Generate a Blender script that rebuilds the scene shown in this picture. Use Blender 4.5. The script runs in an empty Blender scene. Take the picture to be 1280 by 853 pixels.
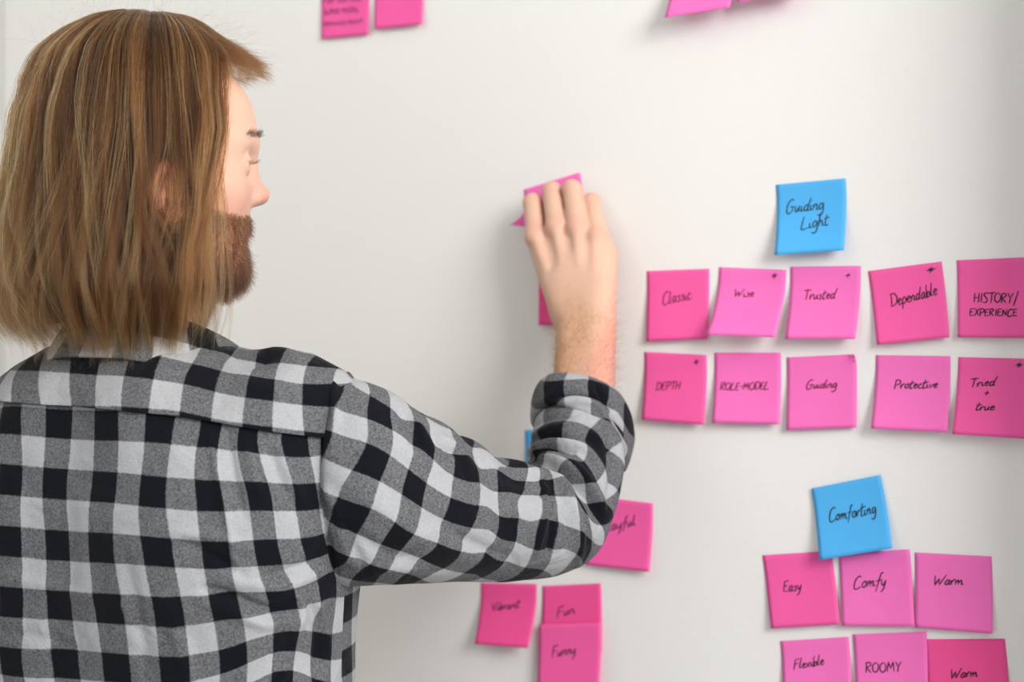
import bpy, math, random
import numpy as np
from mathutils import Vector

R = math.radians
scene = bpy.context.scene
col = scene.collection
random.seed(7)
rng = np.random.default_rng(11)

# ------------------------------------------------------------------ camera
F = 1778.0                      # focal length in pixels of the 1280x853 frame (50 mm lens)
CZ = 1.50
cam = bpy.data.cameras.new('camera'); cam.lens = 50.0; cam.sensor_width = 36.0
cam.dof.use_dof = True; cam.dof.focus_distance = 1.24; cam.dof.aperture_fstop = 4.0
camo = bpy.data.objects.new('camera', cam); col.objects.link(camo)
camo.location = (0, 0, CZ); camo.rotation_euler = (R(90), 0, 0)
scene.camera = camo

# ------------------------------------------------------------------ world, lights, exposure
w = bpy.data.worlds.new('world'); scene.world = w; w.use_nodes = True
w.node_tree.nodes['Background'].inputs[0].default_value = (0.93, 0.96, 1.0, 1)
w.node_tree.nodes['Background'].inputs[1].default_value = 0.66

def area(name, loc, target, sx, sy, power, color=(1, 1, 1)):
    l = bpy.data.lights.new(name, 'AREA'); l.shape = 'RECTANGLE'; l.size = sx; l.size_y = sy
    l.energy = power; l.color = color
    o = bpy.data.objects.new(name, l); col.objects.link(o); o.location = loc
    o.rotation_euler = (Vector(target) - Vector(loc)).to_track_quat('-Z', 'Y').to_euler()
    return o
area('window_light', (1.3, -0.7, 2.35), (0.3, 1.5, 1.4), 1.0, 1.0, 50, (1.0, 0.985, 0.96))
area('left_corner_fill_light', (-1.15, 1.25, 2.74), (-0.95, 1.9, 1.4), 0.7, 0.7, 3, (1.0, 0.96, 0.91))  # added fill that brightens the left corner and rims the hair

scene.view_settings.view_transform = 'Standard'
scene.view_settings.look = 'None'
scene.view_settings.exposure = 0.38
scene.view_settings.gamma = 1.0
scene.view_settings.use_curve_mapping = False

# ------------------------------------------------------------------ basics
def P(px, py, Y):
    return np.array([(px - 640.0) / F * Y, Y, CZ - (py - 426.5) / F * Y])

def proj(p):
    p = np.asarray(p)
    return 640 + F * p[..., 0] / p[..., 1], 426.5 - F * (p[..., 2] - CZ) / p[..., 1]

WD = 1.652; TH = R(33.5); WC, WS = math.cos(TH), math.sin(TH)
WN = np.array([-WS, -WC, 0.0])          # out of the wall, toward the room
WR = np.array([WC, -WS, 0.0])           # along the wall, to the right

def wallpt(px, py, lift=0.0):
    d = np.array([(px - 640.0) / F, 1.0, -(py - 426.5) / F])
    # plane: point0=(0,WD,CZ) + lift*WN
    p0 = np.array([0, WD, 0.0]) + lift * WN
    t = (p0 @ WN) / (d @ WN)
    return d * t + np.array([0, 0, CZ])

def W3(s, n, z):                         # wall coordinates: along, out, height
    p = np.array([0, WD, 0.0]) + s * WR + n * WN
    return (p[0], p[1], z)

def props(o, label=None, cat=None, group=None, kind=None):
    if label: o['label'] = label
    if cat: o['category'] = cat
    if group: o['group'] = group
    if kind: o['kind'] = kind
    return o

def mesh_obj(name, verts, faces, mats, parent=None, smooth=True, uv=None, fmat=None, attrs=None):
    me = bpy.data.meshes.new(name)
    verts = np.asarray(verts, dtype=float)
    faces = [tuple(int(i) for i in f) for f in faces] if not isinstance(faces, np.ndarray) else faces.tolist()
    me.from_pydata(verts.tolist(), [], faces)
    for m in (mats if isinstance(mats, (list, tuple)) else [mats]): me.materials.append(m)
    if smooth: me.polygons.foreach_set('use_smooth', [True] * len(me.polygons))
    if fmat is not None: me.polygons.foreach_set('material_index', fmat)
    if uv is not None:
        l = me.uv_layers.new(name='weave')
        idx = np.zeros(len(me.loops), dtype=int); me.loops.foreach_get('vertex_index', idx)
        l.data.foreach_set('uv', np.asarray(uv, dtype=np.float32)[idx].ravel())
    if attrs:
        for k, a in attrs.items():
            at = me.attributes.new(k, 'FLOAT', 'POINT'); at.data.foreach_set('value', np.asarray(a, dtype=np.float32))
    me.update()
    o = bpy.data.objects.new(name, me); col.objects.link(o)
    if parent is not None: o.parent = parent
    return o

def empty(name, loc=(0, 0, 0)):
    o = bpy.data.objects.new(name, None); col.objects.link(o); o.location = loc
    return o

def parent_keep(o, p):
    o.parent = p
    o.matrix_parent_inverse = p.matrix_world.inverted() if False else o.matrix_parent_inverse
    loc = Vector(p.location)
    q = p.parent
    while q is not None: loc = loc + Vector(q.location); q = q.parent
    o.location = Vector(o.location) - loc

def box(name, corners8, mat, parent=None):
    f = [(0, 3, 2, 1), (4, 5, 6, 7), (0, 1, 5, 4), (1, 2, 6, 5), (2, 3, 7, 6), (3, 0, 4, 7)]
    return mesh_obj(name, corners8, f, mat, parent, smooth=False)

def wbox(name, s0, s1, n0, n1, z0, z1, mat, parent=None):
    c = [W3(s0, n0, z0), W3(s1, n0, z0), W3(s1, n1, z0), W3(s0, n1, z0),
         W3(s0, n0, z1), W3(s1, n0, z1), W3(s1, n1, z1), W3(s0, n1, z1)]
    return box(name, c, mat, parent)

# ------------------------------------------------------------------ materials
def newmat(name):
    m = bpy.data.materials.new(name); m.use_nodes = True
    nt = m.node_tree; return m, nt, nt.nodes['Principled BSDF']

def N(nt, t, **kw):
    n = nt.nodes.new(t)
    for k, v in kw.items(): setattr(n, k, v)
    return n

def plain(name, c, rough=0.6, bump=0.0, scale=50, var=0.0, spec=0.4):
    m, nt, b = newmat(name)
    b.inputs['Roughness'].default_value = rough
    b.inputs['Specular IOR Level'].default_value = spec
    tc = N(nt, 'ShaderNodeTexCoord'); no = N(nt, 'ShaderNodeTexNoise')
    no.inputs['Scale'].default_value = scale; no.inputs['Detail'].default_value = 4
    nt.links.new(tc.outputs['Object'], no.inputs['Vector'])
    mx = N(nt, 'ShaderNodeMix', data_type='RGBA')
    mx.inputs[6].default_value = (*[x * (1 - var) for x in c], 1)
    mx.inputs[7].default_value = (*[min(1, x * (1 + var)) for x in c], 1)
    nt.links.new(no.outputs[0], mx.inputs[0]); nt.links.new(mx.outputs[2], b.inputs['Base Color'])
    if bump:
        bp = N(nt, 'ShaderNodeBump'); bp.inputs['Strength'].default_value = bump; bp.inputs['Distance'].default_value = 0.001
        nt.links.new(no.outputs[0], bp.inputs['Height']); nt.links.new(bp.outputs[0], b.inputs['Normal'])
    return m

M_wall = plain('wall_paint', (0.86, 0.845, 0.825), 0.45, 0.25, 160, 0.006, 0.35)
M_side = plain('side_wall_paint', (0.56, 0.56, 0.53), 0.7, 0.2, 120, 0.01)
M_ceil = plain('ceiling_paint', (0.85, 0.85, 0.84), 0.8, 0.1, 80, 0.01)
M_floor = plain('floor_vinyl', (0.46, 0.44, 0.42), 0.5, 0.1, 20, 0.08)
M_trim = plain('trim_paint', (0.8, 0.8, 0.79), 0.4, 0.05, 60, 0.01)
M_cab = plain('cabinet_laminate', (0.30, 0.29, 0.32), 0.5, 0.1, 60, 0.03)
M_metal = plain('brushed_handle', (0.5, 0.5, 0.5), 0.3, 0.05, 200, 0.05)
M_metal.node_tree.nodes['Principled BSDF'].inputs['Metallic'].default_value = 1

def paper(name, c):
    m, nt, b = newmat(name)
    b.inputs['Base Color'].default_value = (*c, 1); b.inputs['Roughness'].default_value = 0.75
    b.inputs['Specular IOR Level'].default_value = 0.2
    tr = N(nt, 'ShaderNodeBsdfTranslucent'); tr.inputs[0].default_value = (*c, 1)
    tc = N(nt, 'ShaderNodeTexCoord'); no = N(nt, 'ShaderNodeTexNoise'); no.inputs['Scale'].default_value = 900
    nt.links.new(tc.outputs['Object'], no.inputs['Vector'])
    bp = N(nt, 'ShaderNodeBump'); bp.inputs['Strength'].default_value = 0.12; bp.inputs['Distance'].default_value = 0.0003
    nt.links.new(no.outputs[0], bp.inputs['Height']); nt.links.new(bp.outputs[0], b.inputs['Normal'])
    ms = N(nt, 'ShaderNodeMixShader'); ms.inputs[0].default_value = 0.12
    nt.links.new(b.outputs[0], ms.inputs[1]); nt.links.new(tr.outputs[0], ms.inputs[2])
    nt.links.new(ms.outputs[0], nt.nodes['Material Output'].inputs['Surface'])
    return m
M_pink = paper('pink_paper', (1.0, 0.135, 0.44))
M_pink2 = paper('soft_pink_paper', (1.0, 0.20, 0.59))
M_pink3 = paper('deep_pink_paper', (1.0, 0.105, 0.37))
M_blue = paper('blue_paper', (0.10, 0.50, 0.95))
M_ink = plain('black_ink', (0.012, 0.008, 0.014), 0.5)
M_ink2 = plain('red_black_ink', (0.16, 0.006, 0.03), 0.5)

def mathn(nt, op, a, b=None, clamp=False):
    n = N(nt, 'ShaderNodeMath', operation=op); n.use_clamp = clamp
    for i, v in enumerate((a, b)):
        if v is None: continue
        if isinstance(v, (int, float)): n.inputs[i].default_value = v
        else: nt.links.new(v, n.inputs[i])
    return n.outputs[0]

def plaid(name, su=21.0, sv=21.0):
    """buffalo check from the weave coordinates: black where two dark bands cross, twill grey where one does"""
    m, nt, b = newmat(name)
    b.inputs['Roughness'].default_value = 0.92; b.inputs['Specular IOR Level'].default_value = 0.12
    b.inputs['Sheen Weight'].default_value = 0.04; b.inputs['Sheen Roughness'].default_value = 0.5
    uv = N(nt, 'ShaderNodeUVMap', uv_map='weave'); sp = N(nt, 'ShaderNodeSeparateXYZ')
    nt.links.new(uv.outputs[0], sp.inputs[0])
    tc = N(nt, 'ShaderNodeTexCoord')
    nz = N(nt, 'ShaderNodeTexNoise'); nz.inputs['Scale'].default_value = 380; nz.inputs['Detail'].default_value = 2
    nt.links.new(tc.outputs['Object'], nz.inputs['Vector'])
    jit = mathn(nt, 'MULTIPLY', mathn(nt, 'SUBTRACT', nz.outputs[0], 0.5), 0.03)
    def band(x):
        f = mathn(nt, 'FRACT', mathn(nt, 'ADD', mathn(nt, 'ADD', x, 0.5), jit))
        d = mathn(nt, 'ABSOLUTE', mathn(nt, 'SUBTRACT', f, 0.5))      # 0 at centre of the dark band
        return mathn(nt, 'MULTIPLY', mathn(nt, 'SUBTRACT', 0.258, d), 45.0, True) if False else \
            mathn(nt, 'ADD', mathn(nt, 'MULTIPLY', mathn(nt, 'SUBTRACT', 0.25, d), 40.0), 0.5, True)
    U, V = sp.outputs[0], sp.outputs[1]
    bu, bv = band(U), band(V)
    # fine twill: diagonal threads
    tw = mathn(nt, 'SINE', mathn(nt, 'MULTIPLY', mathn(nt, 'ADD', mathn(nt, 'MULTIPLY', U, su), mathn(nt, 'MULTIPLY', V, sv)), 6.2832))
    hi = N(nt, 'ShaderNodeTexNoise'); hi.inputs['Scale'].default_value = 520; hi.inputs['Detail'].default_value = 3
    hi.inputs['Roughness'].default_value = 0.7
    nt.links.new(tc.outputs['Object'], hi.inputs['Vector'])
    grain = mathn(nt, 'ADD', mathn(nt, 'MULTIPLY', tw, 0.17), mathn(nt, 'MULTIPLY', mathn(nt, 'SUBTRACT', hi.outputs[0], 0.5), 3.0))
    s = mathn(nt, 'ADD', bu, bv)
    one = mathn(nt, 'SUBTRACT', 1.0, mathn(nt, 'ABSOLUTE', mathn(nt, 'SUBTRACT', s, 1.0)), True)   # twill grey weight
    ramp = N(nt, 'ShaderNodeValToRGB')
    e = ramp.color_ramp.elements
    e[0].position = 0.0; e[0].color = (0.37, 0.377, 0.393, 1)
    e[1].position = 1.0; e[1].color = (0.0045, 0.0052, 0.0085, 1)
    x = e.new(0.5); x.color = (0.118, 0.121, 0.129, 1)
    nt.links.new(mathn(nt, 'MULTIPLY', s, 0.5), ramp.inputs[0])
    amt = mathn(nt, 'ADD', 0.16, mathn(nt, 'MULTIPLY', one, 0.75))
    gain = mathn(nt, 'ADD', 1.0, mathn(nt, 'MULTIPLY', grain, amt))
    vm = N(nt, 'ShaderNodeVectorMath', operation='SCALE')
    nt.links.new(ramp.outputs[0], vm.inputs[0]); nt.links.new(gain, vm.inputs['Scale'])
    nt.links.new(vm.outputs[0], b.inputs['Base Color'])
    wr = N(nt, 'ShaderNodeTexNoise'); wr.inputs['Scale'].default_value = 16; wr.inputs['Detail'].default_value = 2.5; wr.inputs['Distortion'].default_value = 1.2
    nt.links.new(tc.outputs['Object'], wr.inputs['Vector'])
    b0 = N(nt, 'ShaderNodeBump'); b0.inputs['Strength'].default_value = 0.55; b0.inputs['Distance'].default_value = 0.012
    nt.links.new(wr.outputs[0], b0.inputs['Height'])
    bp = N(nt, 'ShaderNodeBump'); bp.inputs['Strength'].default_value = 0.35; bp.inputs['Distance'].default_value = 0.0006
    nt.links.new(b0.outputs[0], bp.inputs['Normal'])
    nt.links.new(grain, bp.inputs['Height']); nt.links.new(bp.outputs[0], b.inputs['Normal'])
    return m
M_plaid = plaid('checked_flannel')

def skin(name):
    m, nt, b = newmat(name)
    b.inputs['Roughness'].default_value = 0.5; b.inputs['Specular IOR Level'].default_value = 0.35
    b.inputs['Subsurface Weight'].default_value = 0.18; b.inputs['Subsurface Radius'].default_value = (0.012, 0.004, 0.002)
    b.inputs['Subsurface Scale'].default_value = 0.4
    tc = N(nt, 'ShaderNodeTexCoord'); no = N(nt, 'ShaderNodeTexNoise'); no.inputs['Scale'].default_value = 45; no.inputs['Detail'].default_value = 6
    nt.links.new(tc.outputs['Object'], no.inputs['Vector'])
    a = N(nt, 'ShaderNodeAttribute', attribute_name='blush')
    mx = N(nt, 'ShaderNodeMix', data_type='RGBA'); mx.inputs[6].default_value = (0.70, 0.445, 0.325, 1); mx.inputs[7].default_value = (0.68, 0.30, 0.235, 1)
    t = mathn(nt, 'ADD', a.outputs['Fac'], mathn(nt, 'MULTIPLY', mathn(nt, 'SUBTRACT', no.outputs[0], 0.5), 0.7), True)
    nt.links.new(t, mx.inputs[0])
    b2 = N(nt, 'ShaderNodeAttribute', attribute_name='tan')
    mx2 = N(nt, 'ShaderNodeMix', data_type='RGBA'); mx2.inputs[7].default_value = (0.44, 0.225, 0.11, 1)
    nt.links.new(mathn(nt, 'MULTIPLY', b2.outputs['Fac'], mathn(nt, 'ADD', no.outputs[0], 0.5)), mx2.inputs[0])
    nt.links.new(mx.outputs[2], mx2.inputs[6]); nt.links.new(mx2.outputs[2], b.inputs['Base Color'])
    n2 = N(nt, 'ShaderNodeTexNoise'); n2.inputs['Scale'].default_value = 420; n2.inputs['Detail'].default_value = 5
    nt.links.new(tc.outputs['Object'], n2.inputs['Vector'])
    bp = N(nt, 'ShaderNodeBump'); bp.inputs['Strength'].default_value = 0.25; bp.inputs['Distance'].default_value = 0.0008
    nt.links.new(n2.outputs[0], bp.inputs['Height']); nt.links.new(bp.outputs[0], b.inputs['Normal'])
    return m
M_skin = skin('skin')

def hairmat(name, stops, rough=0.34, rand=True):
    m, nt, b = newmat(name)
    nt.nodes.remove(b)
    h = N(nt, 'ShaderNodeBsdfHairPrincipled')
    h.parametrization = 'COLOR'
    a = N(nt, 'ShaderNodeAttribute', attribute_name='tint')
    r = N(nt, 'ShaderNodeValToRGB'); e = r.color_ramp.elements
    e[0].position, e[0].color = stops[0][0], (*stops[0][1], 1)
    e[1].position, e[1].color = stops[-1][0], (*stops[-1][1], 1)
    for p, c in stops[1:-1]: x = e.new(p); x.color = (*c, 1)
    nt.links.new(a.outputs['Fac'], r.inputs[0]); nt.links.new(r.outputs[0], h.inputs['Color'])
    h.inputs['Roughness'].default_value = rough; h.inputs['IOR'].default_value = 1.38
    for k in ('Radial Roughness',):
        if k in h.inputs: h.inputs[k].default_value = 0.45
    nt.links.new(h.outputs[0], nt.nodes['Material Output'].inputs['Surface'])
    return m
M_hair = hairmat('light_brown_hair', [(0, (0.010, 0.0035, 0.0012)), (0.35, (0.050, 0.0175, 0.0055)), (0.65, (0.17, 0.066, 0.017)), (1, (0.56, 0.27, 0.08))])
M_beard = hairmat('brown_beard', [(0, (0.010, 0.005, 0.003)), (0.6, (0.042, 0.019, 0.009)), (1, (0.13, 0.06, 0.025))])
M_armhair = hairmat('arm_hair', [(0, (0.04, 0.016, 0.007)), (1, (0.16, 0.075, 0.03))])
M_under = plain('dark_hair_mass', (0.045, 0.021, 0.009), 0.9, 0.3, 120, 0.3, 0.05)
M_eye = plain('eye_white', (0.8, 0.77, 0.74), 0.15); M_iris = plain('eye_iris', (0.08, 0.1, 0.12), 0.1)
M_denim = plain('dark_denim', (0.03, 0.045, 0.085), 0.85, 0.4, 300, 0.2)
M_shoe = plain('brown_leather', (0.07, 0.04, 0.025), 0.5, 0.2, 90, 0.1); M_sole = plain('rubber_sole', (0.5, 0.48, 0.45), 0.7)
M_collar_in = plain('neck_cord_black', (0.01, 0.01, 0.012), 0.7)

# ------------------------------------------------------------------ setting
SL = -0.926
CH = 2.8
props(wbox('wall_front', SL - 0.12, 3.0, -0.12, 0.0, 0, CH, M_wall), kind='structure')
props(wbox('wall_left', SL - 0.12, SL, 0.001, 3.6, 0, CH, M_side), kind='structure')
props(wbox('floor', SL - 0.5, 4.2, -0.3, 5.0, -0.08, 0, M_floor), kind='structure')
props(wbox('ceiling', SL - 0.5, 4.2, -0.3, 5.0, CH, CH + 0.08, M_ceil), kind='structure')
props(wbox('baseboard_front', SL + 0.013, 3.0, 0.0005, 0.013, 0.0, 0.09, M_trim), kind='structure')
props(wbox('baseboard_left', SL + 0.0005, SL + 0.012, 0.014, 3.6, 0.0, 0.09, M_trim), kind='structure')

props(wbox('shade_pier', 0.70, 0.96, 0.001, 0.15, 0, CH, M_side), kind='structure')  # unseen pier, added to shade the right end of the front wall

# ------------------------------------------------------------------ handwriting: a single-line pen alphabet
# glyph: advance, strokes as "x,y x,y ..." (x-height 0.5, capitals 1.0); '~' first = smooth curve
GL = {
 'A': (.7, ['0,0 .32,1 .6,0', '.1,.35 .52,.38']),
 'B': (.62, ['.08,0 .08,1', '~.0,.98 .45,.95 .42,.6 .1,.52 .5,.45 .52,.1 .05,0']),
 'C': (.62, ['~.58,.86 .42,1 .12,.75 .02,.3 .1,-.06 .42,.0 .6,.14']),
 'D': (.7, ['.1,0 .1,.98', '~-.02,.98 .4,.97 .64,.6 .5,.15 .02,0']),
 'E': (.56, ['.5,.96 .08,.92 .06,.02 .52,.04', '.06,.5 .42,.54']),
 'F': (.6, ['.62,1.02 .12,.95', '.16,.96 .06,-.1', '.1,.5 .5,.56']),
 'G': (.72, ['~.6,.92 .35,1 .06,.6 .04,.05 .22,-.1 .5,.1 .52,.42', '.28,.42 .68,.44']),
 'H': (.66, ['.08,0 .1,1', '.5,0 .54,1', '.08,.48 .54,.52']),
 'I': (.3, ['.14,0 .16,1']),
 'L': (.62, ['~.2,1 .1,.6 .0,.05 .2,-.02 .6,.08']),
 'M': (.8, ['.04,0 .12,1 .36,.3 .62,1 .7,0']),
 'N': (.68, ['.06,0 .1,.95 .5,.05 .56,1']),
 'O': (.7, ['~.35,.98 .08,.75 .06,.25 .32,.0 .58,.25 .6,.72 .35,.98']),
 'P': (.6, ['.1,-.05 .1,1', '~.0,.95 .35,1.02 .56,.78 .4,.5 .1,.46']),
 'R': (.64, ['.08,0 .08,1', '~.0,.96 .4,1 .5,.75 .1,.5', '.14,.5 .56,-.02']),
 'S': (.55, ['~.5,.9 .3,1 .08,.78 .3,.5 .44,.25 .3,.0 .02,.06']),
 'T': (.62, ['.0,.93 .68,1.0', '.34,.96 .28,-.04']),
 'U': (.66, ['~.06,1 .04,.3 .28,0 .5,.3 .56,1']),
 'V': (.62, ['.02,1 .26,0 .6,1.05']),
 'W': (.95, ['.02,1 .18,0 .42,.7 .54,.02 .95,1.05']),
 'X': (.6, ['.04,0 .54,1', '.08,1 .52,0']),
 'Y': (.6, ['.02,1 .28,.5 .56,1', '.3,.5 .24,-.04']),
 'a': (.5, ['~.42,.44 .22,.5 .05,.2 .2,.0 .38,.42', '~.4,.48 .36,.1 .52,.04']),
 'b': (.46, ['~.1,1 .04,.1 .1,.0 .2,.42 .38,.3 .3,.02 .08,.04']),
 'c': (.4, ['~.38,.42 .2,.5 .04,.2 .2,.0 .42,.1']),
 'd': (.52, ['~.4,.42 .18,.48 .04,.2 .18,.0 .38,.3', '~.58,1.05 .42,.5 .36,.06 .54,.04']),
 'e': (.42, ['~.06,.2 .34,.34 .24,.5 .06,.3 .16,.0 .44,.1']),
 'f': (.42, ['~.56,.98 .36,.95 .22,.4 .06,-.38', '.0,.42 .5,.48']),
 'g': (.5, ['~.42,.42 .2,.5 .04,.22 .2,.04 .4,.4', '~.42,.48 .4,-.2 .2,-.45 -.05,-.36']),
 'h': (.5, ['~.14,1.1 .04,0', '~.05,.2 .24,.48 .34,.3 .36,.02 .5,.06']),
 'i': (.26, ['~.06,.45 .08,.05 .26,.08', '.12,.72 .15,.76']),
 'l': (.28, ['~.16,1.05 .04,.1 .26,.06']),
 'm': (.72, ['~.02,.45 .06,.0', '~.06,.2 .2,.48 .28,.3 .28,.02', '~.3,.2 .46,.46 .54,.3 .54,.04 .74,.08']),
 'n': (.5, ['~.02,.45 .06,.0', '~.06,.2 .24,.48 .34,.3 .34,.04 .52,.08']),
 'o': (.46, ['~.22,.48 .05,.25 .18,.0 .38,.2 .26,.48 .46,.4']),
 'p': (.48, ['~.1,.48 .04,-.4', '~.06,.3 .26,.52 .42,.3 .26,.04 .06,.08']),
 'r': (.38, ['~.02,.45 .06,.02 .1,.3 .26,.5 .38,.42']),
 's': (.38, ['~.34,.46 .12,.42 .28,.2 .2,.0 .0,.04']),
 't': (.38, ['~.2,.95 .08,.1 .22,.0 .38,.08', '-.02,.58 .46,.68']),
 'u': (.5, ['~.04,.46 .06,.1 .2,.0 .36,.44', '~.38,.46 .36,.08 .52,.06']),
 'v': (.42, ['.02,.46 .14,.02 .38,.5']),
 'x': (.42, ['.02,.46 .36,.0', '.38,.5 .02,-.02']),
 'y': (.48, ['~.04,.46 .1,.12 .26,.12 .4,.46', '~.42,.46 .3,-.2 .08,-.5']),
 '/': (.5, ['.08,-.3 .5,1.2']), '-': (.4, ['.06,.42 .36,.45']), '+': (.7, ['.02,.42 .62,.48', '.34,.78 .28,.1']),
 '*': (.9, ['.0,.42 .9,.52', '.5,.9 .38,.0', '.18,.74 .66,.2']), '?': (.5, ['~.05,.8 .3,1 .45,.7 .2,.4', '.2,.05 .22,.08']),
 ' ': (.35, []),
}
def spline(pts, n=5):
    p = np.array(pts); 
    if len(p) < 3: return p
    q = np.vstack([2 * p[0] - p[1], p, 2 * p[-1] - p[-2]]); out = []
    for i in range(1, len(q) - 2):
        for k in range(n):
            t = k / n; a, b, c, d = q[i - 1], q[i], q[i + 1], q[i + 2]
            out.append(.5 * ((2 * b) + (-a + c) * t + (2 * a - 5 * b + 4 * c - d) * t * t + (-a + 3 * b - 3 * c + d) * t ** 3))
    out.append(q[-2]); return np.array(out)

def strokes(text, slant=0.22, wob=0.03, r=None):
    r = r or random.Random(text); x = 0; res = []
    for ch in text:
        adv, ss = GL[ch]; dy = r.uniform(-wob, wob); sc = 1 + r.uniform(-.06, .06)
        for s in ss:
            sm = s.startswith('~'); pts = [tuple(map(float, q.split(','))) for q in s.lstrip('~').split()]
            pts = spline(pts) if sm else np.array(pts)
            pts = pts * sc + [x, dy]; pts[:, 0] += slant * pts[:, 1]
            res.append(pts)
        x += adv
    return res, x

def make_note(name_label, quad, mat, texts=(), lift=(0.006, 0.006), base=0.0008, curl=(0, 0), group=None, ink=None, flap=0, cornerlift=None, ink_w=0.00062):
    TLc, TRc, BRc, BLc = quad
    lL, lR = lift
    a = wallpt(*TLc, base); b = wallpt(*TRc, base)
    d = wallpt(*BLc, base + lL); c = wallpt(*BRc, base + lR)
    nu = nv = 16
    def surf(u, v):
        u = np.asarray(u, float); v = np.asarray(v, float)
        U = u[..., None]; V = v[..., None]
        pl = (1 - V) * ((1 - U) * a + U * b) + V * ((1 - U) * d + U * c)
        # the lift follows a curve: glued at the top, free and springy at the bottom
        want = (lL * (1 - u) + lR * u) * np.clip((v - .18) / .82, 0, 1) ** 1.7
        have = (lL * (1 - u) + lR * u) * v
        off = want - have
        off = off + 0.0012 * np.sin(u * 5.1 + v * 2.3) * v * (1 - v) * 2
        off = off + curl[0] * np.clip(v - .7, 0, 1) ** 2 * 11 * (1 - u) ** 2 + curl[1] * np.clip(v - .7, 0, 1) ** 2 * 11 * u ** 2
        if cornerlift is not None:      # lifted top right corner
            off = off + cornerlift * np.clip(u - .8, 0, 1) ** 2 * 25 * np.clip(.2 - v, 0, 1) ** 2 * 25
        if flap: off = off + flap * (np.clip(v - .45, 0, 1) / .55) ** 2 * np.clip(1 - u, 0, 1) ** 8
        return pl + off[..., None] * WN
    g = np.linspace(0, 1, nu + 1); uu, vv = np.meshgrid(g, g)
    top = surf(uu, vv).reshape(-1, 3); org = a.copy()
    bot = top - WN * 0.00025
    n1 = nu + 1; F1 = []
    for j in range(nv):
        for i in range(nu):
            k = j * n1 + i; F1.append((k, k + n1, k + n1 + 1, k + 1))
    K = len(top); F2 = [tuple(K + i for i in reversed(f)) for f in F1]
    ring = [i for i in range(n1)] + [j * n1 + nu for j in range(1, n1)] + [nv * n1 + i for i in range(nu - 1, -1, -1)] + [j * n1 for j in range(nv - 1, 0, -1)]
    F3 = [(ring[i], ring[(i + 1) % len(ring)], K + ring[(i + 1) % len(ring)], K + ring[i]) for i in range(len(ring))]
    o = mesh_obj('sticky_note', np.vstack([top, bot]) - org, F1 + F2 + F3, mat)
    o.location = org
    # invert the sheet to find where the pen went
    fine = np.linspace(-.05, 1.05, 89); fu, fv = np.meshgrid(fine, fine)
    fp = surf(fu, fv); fx, fy = proj(fp)
    fx = fx.ravel(); fy = fy.ravel(); J = None
    A = np.stack([np.ones(fx.size), fx, fy, fx * fx, fx * fy, fy * fy], 1)
    A0 = A.mean(0); S0 = A.std(0) + 1e-9; S0[0] = 1; A0[0] = 0
    An = (A - A0) / S0; An[:, 0] = 1
    cu = np.linalg.lstsq(An, fu.ravel(), rcond=None)[0]; cv = np.linalg.lstsq(An, fv.ravel(), rcond=None)[0]
    def inv(x, y):
        B = np.stack([np.ones(x.size), x, y, x * x, x * y, y * y], 1); B = (B - A0) / S0; B[:, 0] = 1
        return B @ cu, B @ cv
    for t in texts:
        V, Fc = [], []
        txt, x0, y0, x1, y1, cap = t[:6]
        kw = t[6] if len(t) > 6 else {}
        ss, wd = strokes(txt, **kw)
        e = np.array([x1 - x0, y1 - y0]); L = np.hypot(*e); e = e / L; nrm = np.array([e[1], -e[0]])
        for s in ss:
            s = np.asarray(s)
            seg = [s[0]]
            for q in s[1:]:
                m = max(1, int(np.hypot(*(q - seg[-1])) / .25)); p0 = seg[-1]
                for k in range(1, m + 1): seg.append(p0 + (q - p0) * k / m)
            s = np.array(seg)
            px = np.array([x0, y0]) + np.outer(s[:, 0] / wd * L, e) + np.outer(s[:, 1] * cap, nrm)
            u, v = inv(px[:, 0], px[:, 1]); u = np.clip(u, .02, .98); v = np.clip(v, .02, .985)
            p = surf(u, v) + WN * 0.00035
            d_ = np.gradient(p, axis=0) if len(p) > 1 else np.zeros_like(p)
            d_ /= np.linalg.norm(d_, axis=1)[:, None] + 1e-12
            sd = np.cross(d_, WN); sd /= np.linalg.norm(sd, axis=1)[:, None] + 1e-9
            tt = np.linspace(0, 1, len(p)); wdt = ink_w * (.55 + .45 * np.sin(np.pi * np.clip(tt * .85 + .12, 0, 1)))
            k0 = len(V)
            for i in range(len(p)):
                V.append(p[i] + sd[i] * wdt[i]); V.append(p[i] - sd[i] * wdt[i])
                V.append(p[i] + WN * 0.0001)
            for i in range(len(p) - 1):
                q = k0 + 3 * i
                Fc.append((q, q + 2, q + 5, q + 3)); Fc.append((q + 2, q + 1, q + 4, q + 5))
        mesh_obj('handwriting', np.array(V) - org, Fc, ink or M_ink, o, smooth=False)
    props(o, name_label, 'sticky note', group)
    return o

LC = 'pink sticky notes in the two long rows'
BR_ = 'pink sticky notes in the lower right cluster'
BC = 'pink sticky notes under the raised elbow'
TP = 'pink sticky notes cut by the top of the picture'
make_note('blue sticky note reading Guiding Light, above the two pink rows', [(970, 231), (1057, 223), (1055, 313), (968, 319)], M_blue,
          [('Guiding', 983, 266, 1030, 262, 16), ('Light', 1001.6, 287, 1036, 281, 15)], (.016, .012), group='blue heading notes')
make_note('pink sticky note reading Classic, at the left end of the upper row', [(808.5, 339), (886.5, 336), (884, 424), (807.5, 427)], M_pink,
          [('Classic', 829, 381, 864, 374, 15)], (.006, .005), ink=M_ink2, group=LC)
make_note('pink sticky note reading Wise with a star in its corner', [(899, 334), (983, 337.5), (967, 422), (884, 418.5)], M_pink2,
          [('Wise', 917, 371, 942, 371, 10), ('*', 964, 349, 972, 348, 8)], (.021, .024), curl=(.004, -.004), ink=M_ink2, group=LC)
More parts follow.
